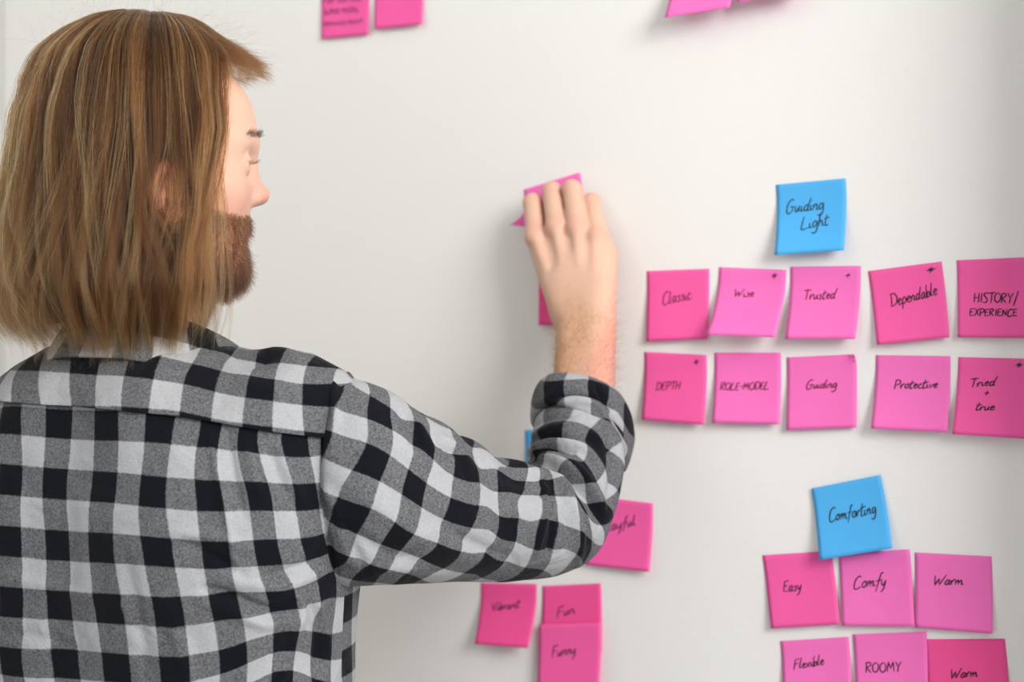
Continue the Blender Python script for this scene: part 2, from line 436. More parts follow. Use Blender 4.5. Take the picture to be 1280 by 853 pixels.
make_note('pink sticky note reading Trusted with a plus in its corner', [(988, 333.5), (1076, 332.5), (1069, 424), (981.5, 424)], M_pink2,
          [('Trusted', 1004, 375, 1044, 373, 12), ('+', 1056, 348, 1063, 348, 8)], (.015, .013), ink=M_ink2, group=LC)
make_note('pink sticky note reading Dependable, tilted, with a star', [(1085, 339), (1177, 327), (1187, 422), (1096, 431.5)], M_pink,
          [('Dependable', 1114, 384, 1172, 368, 15), ('*', 1158, 342, 1169, 340, 8)], (.008, .006), group=LC)
make_note('pink sticky note reading HISTORY/ EXPERIENCE, right end of upper row', [(1196, 325.5), (1291, 321.5), (1290, 423), (1197, 422)], M_pink,
          [('HISTORY/', 1217, 378, 1272, 379, 12, dict(slant=.05)), ('EXPERIENCE', 1212, 395, 1272, 395, 9, dict(slant=.05))], (.006, .006), group=LC)
make_note('pink sticky note reading DEPTH with a star in its corner', [(805.5, 440), (883, 444), (880, 531.5), (802, 525)], M_pink,
          [('DEPTH', 820, 488, 850, 487, 10), ('*', 867, 457, 874, 456, 8)], (.009, .009), ink=M_ink2, group=LC)
make_note('pink sticky note reading ROLE-MODEL in the lower row', [(893, 441), (976, 441), (974.5, 531), (890, 529)], M_pink2,
          [('ROLE-MODEL', 900, 488, 961, 487, 9.5)], (.009, .007), ink=M_ink2, group=LC)
make_note('pink sticky note reading Guiding, between ROLE-MODEL and Protective', [(983.5, 447), (1070.5, 443), (1070.5, 535), (983, 538)], M_pink2,
          [('Guiding', 1008, 486, 1046, 485, 11)], (.006, .004), cornerlift=.006, ink=M_ink2, group=LC)
make_note('pink sticky note reading Protective in the lower row', [(1095, 444), (1188, 445.5), (1184.5, 541), (1088.5, 536)], M_pink2,
          [('Protective', 1117, 486, 1172, 485, 11)], (.013, .009), group=LC)
make_note('pink sticky note reading Tried + true, right end of lower row', [(1198, 446.5), (1292, 449), (1287, 549), (1190, 543)], M_pink,
          [('Tried', 1212, 484, 1244, 482, 11), ('+', 1230, 496, 1237, 495, 8), ('true', 1219, 513, 1243, 513, 10), ('*', 1269, 460, 1278, 460, 8)], (.014, .01), group=LC)
make_note('pink sticky note reading Easy, left of Comfy', [(953, 694.5), (1039, 689), (1050, 781), (963.6, 786)], M_pink,
          [('Easy', 979, 740, 1002, 738, 14)], (.006, .005), group=BR_)
make_note('pink sticky note reading Comfy under the blue Comforting note', [(1048, 692.5), (1137, 687), (1143.5, 784), (1052.5, 783)], M_pink2,
          [('Comfy', 1067.5, 736, 1108, 732, 16)], (.006, .005), base=.0014, group=BR_)
make_note('pink sticky note reading Warm, in the row with Easy and Comfy', [(1143.5, 691), (1239.5, 696), (1240.8, 793), (1143.5, 785)], M_pink2,
          [('Warm', 1166, 732, 1204, 731, 12)], (.005, .006), base=.0008, group=BR_)
make_note('blue sticky note reading Comforting, overlapping two pink notes', [(1014, 611), (1100.5, 594), (1115.5, 686), (1024, 700.6)], M_blue,
          [('Comforting', 1037, 652, 1096, 642, 16)], (.012, .010), base=.003, group='blue heading notes')
make_note('pink sticky note reading Flexible at the bottom of the picture', [(975.5, 802), (1061, 796.5), (1066, 888), (979, 893)], M_pink2,
          [('Flexible', 992, 837, 1030, 831, 12)], (.008, .006), group=BR_)
make_note('pink sticky note reading ROOMY at the bottom of the picture', [(1066, 793.5), (1158, 790), (1160, 887), (1070.5, 890)], M_pink2,
          [('ROOMY', 1082, 841, 1127, 840, 13, dict(slant=.05))], (.008, .006), base=.0018, group=BR_)
make_note('lowest right pink sticky note reading Warm, beside ROOMY', [(1156, 799.5), (1256, 799), (1264, 897), (1160, 899)], M_pink3,
          [('Warm', 1187.6, 849, 1222, 846, 12)], (.006, .006), base=.0008, group=BR_)
make_note('pink sticky note reading Playful, half hidden behind the elbow', [(736, 620), (816, 629.5), (811.6, 715.5), (732, 706.5)], M_pink,
          [('Playful', 752, 667, 795, 656, 13)], (.006, .008), group=BC)
make_note('pink sticky note reading Vibrant, left one below the sleeve', [(601, 729), (671, 730.5), (660, 810.5), (593, 805.6)], M_pink3,
          [('Vibrant', 614, 764, 649, 760, 10)], (.016, .016), group=BC)
make_note('pink sticky note reading Fun, its lower half covered by Funny', [(678, 733), (751, 729.6), (752, 815), (676, 813)], M_pink3,
          [('Fun', 696, 772, 719, 767, 12)], (.004, .003), group=BC)
make_note('pink sticky note reading Funny, stuck over the Fun note', [(673.5, 781), (751.5, 779), (748.5, 866), (671, 868)], M_pink,
          [('Funny', 690, 822, 720, 817, 13)], (.006, .005), base=.0065, group=BC)
make_note('blue sticky note mostly hidden behind the rolled cuff', [(656, 538), (731, 537), (731, 616), (656, 617)], M_blue, (), (.005, .004))
make_note('blank pink sticky note behind the wrist, below the raised hand', [(673, 329), (744, 328), (742, 408), (673, 406.5)], M_pink3, (), (.005, .004))
make_note('upper left pink sticky note covered in small capitals', [(401, -33), (461, -36), (460.5, 43), (401.5, 48.5)], M_pink,
          [('FOR YOU ARE', 404, 4.5, 452, 1, 7, dict(slant=.05)), ('SUPER MODEL', 405, 19, 450, 14.5, 6.5, dict(slant=.05)),
           ('REMAINS RIGHT'.replace('G', 'C'), 405, 33, 454, 29, 5, dict(slant=.05))], (.004, .004), ink_w=.00045, group=TP)
make_note('blank upper left pink sticky note next to the written one', [(468, -42), (528, -46), (527.5, 30), (467.5, 36.5)], M_pink, (), (.006, .006), group=TP)
make_note('top centre pink sticky note hanging loose, left one of its pair', [(838, -70), (917, -80), (912, 9), (832, 22.5)], M_pink2, (), (.028, .026), curl=(.003, 0), group=TP)
make_note('top centre pink sticky note, right one, only its edge in view', [(925, -86), (1008, -94), (1003, -9), (921, 3)], M_pink2, (), (.022, .02), group=TP)
held = make_note('pink sticky note being pressed onto the wall by the hand', [(655, 237), (725, 215.5), (735, 286), (657, 284)], M_pink2, (), (.002, .002), flap=.034)


# ================================================================== PERSON
PO = np.array([-0.31, 1.33, 0.0])
person = empty('person', tuple(PO))
props(person, 'person with shoulder length brown hair and beard in a black and grey checked shirt, pressing a note to the wall', 'person')
person['label'] = 'long haired bearded person in a grey checked shirt reaching up to the wall'

def pmesh(name, V, Fc, mat, parent=None, **k):
    return mesh_obj(name, np.asarray(V) - PO, Fc, mat, parent or person, **k)

# ---- signed distance toolkit + surface nets ----
def s_ell(c, r, rot=None):
    c = np.array(c, float); r = np.array(r, float)
    def f(p):
        q = p - c
        if rot is not None: q = q @ rot
        k = np.linalg.norm(q / r, axis=-1); k2 = np.linalg.norm(q / (r * r), axis=-1) + 1e-9
        return k * (k - 1) / k2
    f.bb = (c - r.max(), c + r.max()); return f
def s_cap(a, b, ra, rb, flat=None):
    a = np.array(a, float); b = np.array(b, float)
    def f(p):
        ab = b - a; t = np.clip(((p - a) @ ab) / (ab @ ab), 0, 1)
        q = p - a - t[..., None] * ab
        if flat is not None:
            n, k = flat; d = q @ n; q = q + d[..., None] * n * (k - 1)
        return np.linalg.norm(q, axis=-1) - (ra + (rb - ra) * t)
    m = max(ra, rb) ; f.bb = (np.minimum(a, b) - m, np.maximum(a, b) + m); return f
def smin(a, b, k):
    h = np.clip(.5 + .5 * (b - a) / k, 0, 1); return b + (a - b) * h - k * h * (1 - h)
def smax(a, b, k): return -smin(-a, -b, k)

def field(items):
    """items: (sdf, k, sign) blended in order"""
    def f(p):
        d = None
        for s, k, sg in items:
            v = s(p)
            if d is None: d = v
            elif sg > 0: d = smin(d, v, k)
            else: d = smax(d, -v, k)
        return d
    return f

def nets(f, lo, hi, h, cut=None):
    lo = np.array(lo); hi = np.array(hi); n = np.ceil((hi - lo) / h).astype(int) + 1
    ax = [lo[i] + h * np.arange(n[i]) for i in range(3)]
    D = np.empty(n, dtype=np.float32)
    for i in range(n[0]):
        Yg, Zg = np.meshgrid(ax[1], ax[2], indexing='ij')
        D[i] = f(np.stack([np.full_like(Yg, ax[0][i]), Yg, Zg], -1))
    S = D < 0
    c = np.zeros((n[0] - 1, n[1] - 1, n[2] - 1), int)
    corners = [(i, j, k) for i in (0, 1) for j in (0, 1) for k in (0, 1)]
    sl = lambda A, i, j, k: A[i:n[0] - 1 + i, j:n[1] - 1 + j, k:n[2] - 1 + k]
    for q in corners: c += sl(S, *q)
    act = (c > 0) & (c < 8); idx = np.argwhere(act)
    vid = -np.ones(act.shape, int); vid[act] = np.arange(len(idx))
    acc = np.zeros((len(idx), 3)); cnt = np.zeros(len(idx))
    for a_ in corners:
        for axx in range(3):
            if a_[axx] == 1: continue
            b_ = list(a_); b_[axx] = 1
            da = D[idx[:, 0] + a_[0], idx[:, 1] + a_[1], idx[:, 2] + a_[2]]
            db = D[idx[:, 0] + b_[0], idx[:, 1] + b_[1], idx[:, 2] + b_[2]]
            m = (da < 0) != (db < 0); t = np.where(m, da / (da - db + 1e-12), 0)
            pt = np.array(a_, float)[None] + t[:, None] * np.eye(3)[axx]
            acc[m] += pt[m]; cnt[m] += 1
    V = (idx + acc / cnt[:, None]) * h + lo
    Q = []
    for axx in range(3):
        s0 = [slice(1, n[0] - 1), slice(1, n[1] - 1), slice(1, n[2] - 1)]; s1 = list(s0)
        s0[axx] = slice(0, n[axx] - 1); s1[axx] = slice(1, n[axx])
        A = S[tuple(s0)]; B = S[tuple(s1)]
        e = np.argwhere(A != B)
        if not len(e): continue
        inside = A[tuple(e.T)]
        base = e + 1; base[:, axx] -= 1
        u, v = [(1, 2), (2, 0), (0, 1)][axx]
        def cell(du, dv):
            q = base.copy(); q[:, u] -= du; q[:, v] -= dv; return vid[tuple(q.T)]
        q = np.stack([cell(1, 1), cell(0, 1), cell(0, 0), cell(1, 0)], 1)
        q[~inside] = q[~inside][:, ::-1]; Q.append(q)
    return V, np.vstack(Q)

def grad(f, p, h=5e-4):
    g = np.stack([f(p + h * e) - f(p - h * e) for e in np.eye(3)], -1)
    return g / (np.linalg.norm(g, axis=-1)[..., None] + 1e-12)

# ---- head frame ----
HA = R(69)
HF = np.array([math.sin(HA), math.cos(HA), 0]); HL = np.array([-HF[1], HF[0], 0]); HU = np.array([0, 0, 1.0])
HC = P(187, 215, 1.28)
tilt = R(0)
HF2 = HF * math.cos(tilt) + HU * math.sin(tilt); HU2 = HU * math.cos(tilt) - HF * math.sin(tilt)
HM = np.stack([HF2, HL, HU2])               # rows: local axes in world
def h2w(p): return np.asarray(p) @ HM + HC
def w2h(p): return (np.asarray(p) - HC) @ HM.T

rotE = lambda a: np.array([[math.cos(a), 0, math.sin(a)], [0, 1, 0], [-math.sin(a), 0, math.cos(a)]])
H = [(s_ell((-.012, 0, .032), (.099, .075, .089)), 0, 1),
     (s_ell((.042, 0, .048), (.050, .052, .046)), .02, 1),
     (s_ell((.030, 0, -.018), (.060, .060, .085)), .03, 1),
     (s_ell((.030, 0, -.078), (.050, .050, .036)), .03, 1),
     (s_ell((.064, 0, -.090), (.020, .025, .016)), .02, 1),
     (s_cap((-.022, 0, -.05), (.004, 0, -.24), .055, .058), .03, 1),
     (s_ell((.050, .040, -.020), (.024, .018, .020)), .02, 1),
     (s_ell((.050, -.040, -.020), (.024, .018, .020)), .02, 1),
     (s_cap((.083, .008, .028), (.068, .042, .027), .0115, .010), .012, 1),
     (s_cap((.083, -.008, .028), (.068, -.042, .027), .0115, .010), .012, 1),
     (s_ell((.092, .032, .006), (.016, .016, .012)), .012, -1),
     (s_ell((.092, -.032, .006), (.016, .016, .012)), .012, -1),
     (s_cap((.082, 0, .018), (.094, 0, -.015), .0072, .0098), .012, 1),
     (s_ell((.0975, 0, -.0175), (.0110, .0100, .0090)), .006, 1),
     (s_ell((.090, .0115, -.022), (.009, .0068, .0065)), .005, 1),
     (s_ell((.090, -.0115, -.022), (.009, .0068, .0065)), .005, 1),
     (s_ell((.070, 0, -.046), (.014, .022, .024)), .012, 1),
     (s_cap((.079, -.016, -.052), (.0795, .016, -.052), .005, .005), .005, 1),
     (s_cap((.077, -.015, -.062), (.0775, .015, -.062), .0055, .0055), .004, 1)]
for sg in (1, -1):   # eyelids, ears
    H.append((s_ell((.073, sg * .032, .0065), (.0135, .0145, .0135)), .003, 1))
    H.append((s_ell((.085, sg * .032, .0048), (.006, .011, .0022)), .002, -1))
    er = np.array([[math.cos(R(12)), 0, -math.sin(R(12))], [0, 1, 0], [math.sin(R(12)), 0, math.cos(R(12))]])
    H.append((s_ell((.006, sg * .084, -.029), (.019, .0085, .033), er), .006, 1))
    H.append((s_ell((.010, sg * .0945, -.025), (.0115, .0095, .021), er), .004, -1))
    H.append((s_cap((.004, sg * .088, -.009), (.007, sg * .088, -.037), .0028, .003), .003, 1))
headf = field(H)
hv, hq = nets(headf, (-.14, -.105, -.20), (.135, .105, .135), .0025)

# ---- hand and forearm, world space ----
Wr = P(731, 408, 1.512)
EL = P(722, 640, 1.380)
mcp = [P(671, 297, 1.578), P(697, 286, 1.566), P(723, 287, 1.553), P(747, 297, 1.545)]
pip = [P(666, 254, 1.596), P(690, 240, 1.586), P(715, 237, 1.573), P(740, 252, 1.571)]
def wd(p): return (np.array([0, WD, 0]) - p) @ (-WN)   # distance to wall
INW = -WN
hd = []
fr = [.0119, .0121, .0117, .0103]
hand_dir = (mcp[1] - Wr) / np.linalg.norm(mcp[1] - Wr)
palm_n = np.cross(hand_dir, mcp[3] - mcp[0]); palm_n /= np.linalg.norm(palm_n)
if palm_n @ INW < 0: palm_n = -palm_n              # toward the palm side
across = (mcp[3] - mcp[0]) / np.linalg.norm(mcp[3] - mcp[0])
# forearm (two bones side by side) and wrist
fx_ = across
hd.append((s_cap(Wr + fx_ * .0140 - hand_dir * .004, EL + fx_ * .008, .0195, .024), 0, 1))
hd.append((s_cap(Wr - fx_ * .0135 - hand_dir * .004, EL - fx_ * .008, .0190, .024), .014, 1))
# palm: metacarpals
root = [Wr - fx_ * .018 + hand_dir * .012, Wr - fx_ * .006 + hand_dir * .014, Wr + fx_ * .007 + hand_dir * .014, Wr + fx_ * .018 + hand_dir * .012]
for i in range(4):
    hd.append((s_cap(root[i] + palm_n * .004, mcp[i] + palm_n * .004, .0175, .0130), .010, 1))
hd.append((s_cap(Wr - fx_ * .012 + hand_dir * .02 + palm_n * .012, mcp[0] + palm_n * .016 - hand_dir * .02, .016, .012), .012, 1))
hd.append((s_cap(Wr + fx_ * .016 + hand_dir * .02 + palm_n * .010, mcp[3] + palm_n * .012 - hand_dir * .02, .016, .013), .012, 1))
hd.append((s_ell(Wr + hand_dir * .05 + palm_n * .01, (.026, .014, .036)), .012, 1))
tips = []
joints = []
for i in range(4):
    prox = (pip[i] - mcp[i]) / np.linalg.norm(pip[i] - mcp[i])
    gap = wd(pip[i])
    down = -hand_dir - fx_ * [.1, .15, .25, .45][i]; down /= np.linalg.norm(down)
    L1 = [.024, .027, .025, .019][i]; L2 = [.018, .019, .018, .016][i]; rt = fr[i] * .72
    reach = max(.004, gap - rt - .0012)
    t1 = min(.9, reach * .66 / L1); dip = pip[i] + INW * (t1 * L1) + down * (math.sqrt(1 - t1 * t1) * L1)
    t2 = min(.9, max(.0, wd(dip) - rt - .0012) / L2); tip = dip + INW * (t2 * L2) + down * (math.sqrt(1 - t2 * t2) * L2)
    kk = .0022
    hd.append((s_cap(mcp[i], pip[i], fr[i] * 1.03, fr[i] * .88), kk, 1))
    hd.append((s_ell(mcp[i] - palm_n * .0025, (fr[i] * 1.02,) * 3), .005, 1))
    hd.append((s_ell(pip[i] - palm_n * .0005, (fr[i] * .96,) * 3), .0022, 1))
    hd.append((s_cap(pip[i], dip, fr[i] * .90, fr[i] * .8), .0015, 1))
    hd.append((s_cap(dip, tip, fr[i] * .80, rt), .0015, 1))
    tips.append(tip); joints.append((mcp[i], pip[i], dip, tip))
# thumb: leaves the side of the palm, tucks behind it and pinches the paper
T0 = Wr - fx_ * .022 + hand_dir * .020 + palm_n * .012
T1 = P(694, 344, 0) if False else Wr - fx_ * .020 + hand_dir * .058 + palm_n * .026
T2 = T1 + hand_dir * .024 + fx_ * .008 + palm_n * .006
T3 = T2 + hand_dir * .020 + fx_ * .006 + palm_n * .002
for T in (T1, T2, T3):
    ex = wd(T) - .0125
    if ex < 0: T += -INW * (-ex)
hd.append((s_cap(T0, T1, .0155, .0125), .008, 1)); hd.append((s_cap(T1, T2, .0118, .0110), .003, 1)); hd.append((s_cap(T2, T3, .0108, .0088), .003, 1))
# small webs and extensor tendons on the back of the hand
for i in range(4):
    hd.append((s_cap(root[i] * .45 + mcp[i] * .55 - palm_n * .0085, mcp[i] - palm_n * .0078, .0028, .0036), .006, 1))
handf = field(hd)
pts_ = np.array([Wr, EL, *mcp, *pip, *tips, T3]); lo = pts_.min(0) - .05; hi = pts_.max(0) + .05
hi[1] = min(hi[1], 1.68)
top_lo = lo.copy(); top_lo[2] = Wr[2] - .16
av, aq = nets(handf, top_lo, hi, .0020)
print('hand verts', len(av), 'tip wall gaps', [round(float(wd(t)), 4) for t in tips], 'thumb', round(float(wd(T3)), 4))

# ---- torso frame ----
TA = R(21)
TF = np.array([math.sin(TA), math.cos(TA), 0]); TR_ = np.array([math.cos(TA), -math.sin(TA), 0]); TU = np.array([0, 0, 1.0])
TO = np.array([-.3335, 1.300, 0])
def t2w(p): p = np.asarray(p); return p[..., 0:1] * TR_ + p[..., 1:2] * TF + p[..., 2:3] * TU + TO
SHO = t2w([.165, .0, 1.425]); SHL = t2w([-.165, .0, 1.425])
NB = t2w([0, .0, 1.46])
# coarse body under the clothes, one surface from neck to ankles
B = [(s_cap(t2w([0, 0, 1.36]), t2w([0, 0, 1.12]), .085, .085), 0, 1)]
B += [(s_cap(t2w([-.07, 0, 1.34]), t2w([-.055, 0, .98]), .085, .095), .05, 1), (s_cap(t2w([.07, 0, 1.34]), t2w([.055, 0, .98]), .085, .095), .05, 1)]
B += [(s_cap(h2w([-.004, 0, -.18]), t2w([0, .02, 1.36]), .052, .066), .03, 1)]
B += [(s_cap(t2w([.05, 0, 1.37]), t2w([.145, -.005, 1.355]), .05, .045), .03, 1), (s_cap(t2w([-.05, 0, 1.37]), t2w([-.145, -.005, 1.355]), .05, .045), .03, 1)]
B += [(s_cap(t2w([.145, -.005, 1.355]), EL, .045, .028), .02, 1)]
elL = t2w([-.21, .02, 1.09]); wrL = t2w([-.20, .16, .88]);
B += [(s_cap(t2w([-.15, 0, 1.35]), elL, .045, .038), .02, 1), (s_cap(elL, wrL, .038, .026), .01, 1)]
for sx in (-1, 1):
    B += [(s_cap(t2w([sx * .09, 0, .92]), t2w([sx * .10, .01, .50]), .085, .055), .04, 1), (s_cap(t2w([sx * .10, .01, .50]), t2w([sx * .105, -.01, .09]), .053, .036), .02, 1)]
bodyf = field(B)
bv, bq = nets(bodyf, (-.75, 1.05, .05), (.12, 1.55, 1.60), .012)
# left hand hanging (out of the picture): fingers as tapering chains
LH = []
ld = (wrL - elL) / np.linalg.norm(wrL - elL); la = np.cross(ld, TR_); la /= np.linalg.norm(la)
LH.append((s_cap(wrL - ld * .03, wrL, .026, .024), 0, 1))
for i in range(4):
    k0 = wrL + ld * .095 + la * (.033 - .022 * i); LH.append((s_cap(wrL + ld * .01 + la * (.014 - .009 * i), k0, .014, .012), .012, 1))
    k1 = k0 + ld * [.04, .045, .042, .033][i] - TR_ * -.008; k2 = k1 + ld * .03 + TR_ * .016
    LH.append((s_cap(k0, k1, .0105, .0095), .004, 1)); LH.append((s_cap(k1, k2, .0092, .0075), .003, 1))
LH.append((s_cap(wrL + ld * .02 + la * .02, wrL + ld * .06 + la * .055 + TR_ * .012, .014, .011), .01, 1)); LH.append((s_cap(wrL + ld * .06 + la * .055 + TR_ * .012, wrL + ld * .09 + la * .062 + TR_ * .02, .0105, .008), .004, 1))
lf = field(LH); lv, lq = nets(lf, wrL - .16, wrL + .24, .005)

hvw = h2w(hv)
# smooth the coarse nets a touch (head verts already lie on the surface)
bl_h = np.zeros(len(hv)); tn_h = np.zeros(len(hv))
for c, r_, a_ in (((.101, 0, -.019), .020, .7), ((.06, -.046, -.03), .03, .45), ((.06, .046, -.03), .03, .45), ((.004, -.092, -.029), .034, .8), ((.004, .092, -.029), .034, .8), ((.084, 0, -.057), .022, .8)):
    bl_h += a_ * np.exp(-((hv - c) ** 2).sum(1) / (r_ * r_))
bl_a = np.zeros(len(av)); tn_a = np.zeros(len(av))
for i in range(4):
    bl_a += .42 * np.exp(-((av - mcp[i] + palm_n * .008) ** 2).sum(1) / .013 ** 2) + .35 * np.exp(-((av - pip[i] + palm_n * .006) ** 2).sum(1) / .011 ** 2)
ax_t = (av - Wr) @ ((EL - Wr) / np.linalg.norm(EL - Wr))
side = (av - Wr) @ across
tn_a = np.clip((ax_t + .055) / .10, 0, 1) * np.clip(.62 - side / .05, .12, .8)
bl_a += np.clip((side - .016) / .02, 0, 1) * np.clip((ax_t + .03) / .06, 0, 1) * .75
off1 = len(hvw); off2 = off1 + len(av); off3 = off2 + len(bv)
BV = np.vstack([hvw, av, bv, lv]); z_ = np.zeros(len(bv) + len(lv))
BQ = np.vstack([hq[:, ::1] if np.linalg.det(HM) > 0 else hq[:, ::-1], aq + off1, bq + off2, lq + off3])
x_, y_, z2 = hv.T
tn_h = np.where((z2 < np.interp(x_, [-.01, .02, .05, .075, .10], [-.004, -.018, -.038, -.040, -.034])) & (z2 > -.125) & (x_ > -.012), .75, 0.0) * (1 - np.exp(-((hv - (.08, 0, -.058)) ** 2 / np.array([.02, .018, .008]) ** 2).sum(1)))
body = pmesh('body', BV, BQ, M_skin, attrs={'blush': np.concatenate([bl_h, bl_a, z_]), 'tan': np.concatenate([tn_h, tn_a, z_])})

# eyeballs
for sg in (1, -1):
    c = np.array([.0725, sg * .032, .006]); nV, nF = [], []
    for i in range(13):
        for j in range(20):
            th = math.pi * i / 12; ph = 2 * math.pi * j / 20; rr = .0112
            nV.append(c + rr * np.array([math.cos(th), math.sin(th) * math.cos(ph), math.sin(th) * math.sin(ph)]))
    fm = []
    for i in range(12):
        for j in range(20):
            nF.append((i * 20 + j, (i + 1) * 20 + j, (i + 1) * 20 + (j + 1) % 20, i * 20 + (j + 1) % 20)); fm.append(1 if i < 2 else 0)
    pmesh('eye', h2w(nV), nF, [M_eye, M_iris], fmat=fm)
# fingernails of the raised hand (they face the wall side of each finger)
for (m_, p_, d_, t_), r_ in zip(joints, fr):
    ax = (t_ - d_) / np.linalg.norm(t_ - d_); nn = -np.cross(ax, across); nn /= np.linalg.norm(nn)
    if nn @ (p_ - (d_ + INW * .01)) < 0 and nn @ hand_dir < 0: nn = -nn
    sd = np.cross(ax, nn); V = []; Fc = []
    for i in range(6):
        for j in range(6):
            a = (i / 5 - .5) * 1.5; l = j / 5
            V.append(d_ + (t_ - d_) * (.45 + .6 * l) + (nn * math.cos(a) + sd * math.sin(a)) * (r_ * .80 + .0006))
    for i in range(5):
        for j in range(5): Fc.append((i * 6 + j, i * 6 + j + 1, i * 6 + j + 7, i * 6 + j + 6))
    pmesh('fingernail', V, Fc, M_skin)

# ------------------------------------------------------------------ cloth helpers
def tps_fit(src, dst, lam=0.0):
    src = np.asarray(src, float); n = len(src)
    d = np.linalg.norm(src[:, None] - src[None], axis=2); K = np.where(d > 0, d * d * np.log(d + 1e-12), 0) + lam * np.eye(n)
    Pm = np.hstack([np.ones((n, 1)), src]); A = np.zeros((n + 3, n + 3)); A[:n, :n] = K; A[:n, n:] = Pm; A[n:, :n] = Pm.T
    b = np.vstack([np.asarray(dst, float), np.zeros((3, 2))]); wgt = np.linalg.solve(A, b)
    def f(q):
        out = np.empty((len(q), 2))
        for s in range(0, len(q), 8000):
            qq = q[s:s + 8000]; d = np.linalg.norm(qq[:, None] - src[None], axis=2)
            out[s:s + 8000] = np.where(d > 0, d * d * np.log(d + 1e-12), 0) @ wgt[:n] + np.hstack([np.ones((len(qq), 1)), qq]) @ wgt[n:]
        return out
    return f

def vnormals(G):
    du = np.gradient(G, axis=1); dv = np.gradient(G, axis=0); n = np.cross(du, dv)
    return n / (np.linalg.norm(n, axis=2)[..., None] + 1e-12)

def weave(G, ST, ctrl, lam=1e-5, far=()):
    """fit the check's lattice to a cloth grid: ctrl = (px, py, i, j) seen on the near side"""
    px, py = proj(G); n = vnormals(G); cen = G.reshape(-1, 3).mean(0)
    view = G - np.array([0, 0, CZ]); facing = (n * view).sum(2)
    if np.sum((n * (G - cen)).sum(2)) < 0: facing = -facing
    ok = facing < 0
    src, dst = [], []
    for x, y, i, j in ctrl:
        d = (px - x) ** 2 + (py - y) ** 2 + np.where(ok, 0, 1e6)
        k = np.unravel_index(np.argmin(d), d.shape)
        if d[k] > 14 ** 2: continue
        src.append(ST[k]); dst.append((i, j))
    src = np.array(src); dst = np.array(dst, float)
    A = np.hstack([np.ones((len(src), 1)), src]); c = np.linalg.lstsq(A, dst, rcond=None)[0]
    fs = ST.reshape(-1, 2); smin_, smax_ = src.min(0), src.max(0)
    mrg = .03
    extra = []
    a0, a1 = fs.min(0), fs.max(0)
    for u in np.linspace(a0[0], a1[0], 9):
        for v in np.linspace(a0[1], a1[1], 9):
            q = np.array([u, v]); dmin = np.linalg.norm(src - q, axis=1).min()
            if dmin > .10: extra.append(q)
    if extra:
        extra = np.array(extra); ed = np.hstack([np.ones((len(extra), 1)), extra]) @ c
        src2 = np.vstack([src, extra]); dst2 = np.vstack([dst, ed])
    else: src2, dst2 = src, dst
    return tps_fit(src2, dst2, lam)(fs)

def crease(G, lines, n=None, only=None):
    """press folds into the near side of a cloth grid; a line = (points, width, height in mm)"""
    px, py = proj(G); n = vnormals(G) if n is None else n
    view = G - np.array([0, 0, CZ]); view /= np.linalg.norm(view, axis=2)[..., None]
    fc = (n * view).sum(2)
    cen = G.reshape(-1, 3).mean(0)
    sgn = -1.0 if np.sum((n * (G - cen)).sum(2)) < 0 else 1.0
    n = n * sgn; fc = fc * sgn
    near = np.clip(-fc * 3 + .35, 0, 1)
    H_ = np.zeros(px.shape)
    for pts, wpx, mm in lines:
        mm = mm * 1.5; wpx = wpx * .9
        pts = spline([tuple(p) for p in pts], 4) if len(pts) > 2 else np.array(pts, float)
        best = np.full(px.shape, 1e9); tt = np.zeros(px.shape); m = len(pts) - 1
        for k in range(m):
            a, b = pts[k], pts[k + 1]; ab = b - a; L2 = ab @ ab + 1e-9
            t = np.clip(((px - a[0]) * ab[0] + (py - a[1]) * ab[1]) / L2, 0, 1)
            d = np.hypot(px - a[0] - t * ab[0], py - a[1] - t * ab[1])
            u = d < best; best[u] = d[u]; tt[u] = ((k + t) / m)[u]
        taper = np.sin(np.pi * np.clip(tt * .9 + .05, 0, 1)) ** .5
        H_ += mm * .001 * np.exp(-(best / wpx) ** 2) * taper
    return G + n * (H_ * near)[..., None]

def grid_obj(name, G, uv, mat, parent=None, closed=False, thick=None):
    nv_, nu_ = G.shape[:2]; Fc = []
    i, j = np.meshgrid(np.arange(nu_ - 1), np.arange(nv_ - 1)); k = (j * nu_ + i).ravel()
    Fc = np.stack([k, k + 1, k + nu_ + 1, k + nu_], 1)
    o = pmesh(name, G.reshape(-1, 3), Fc, mat, parent, uv=uv)
    if thick:
        s = o.modifiers.new('cloth', 'SOLIDIFY'); s.thickness = thick; s.offset = -1
    return o

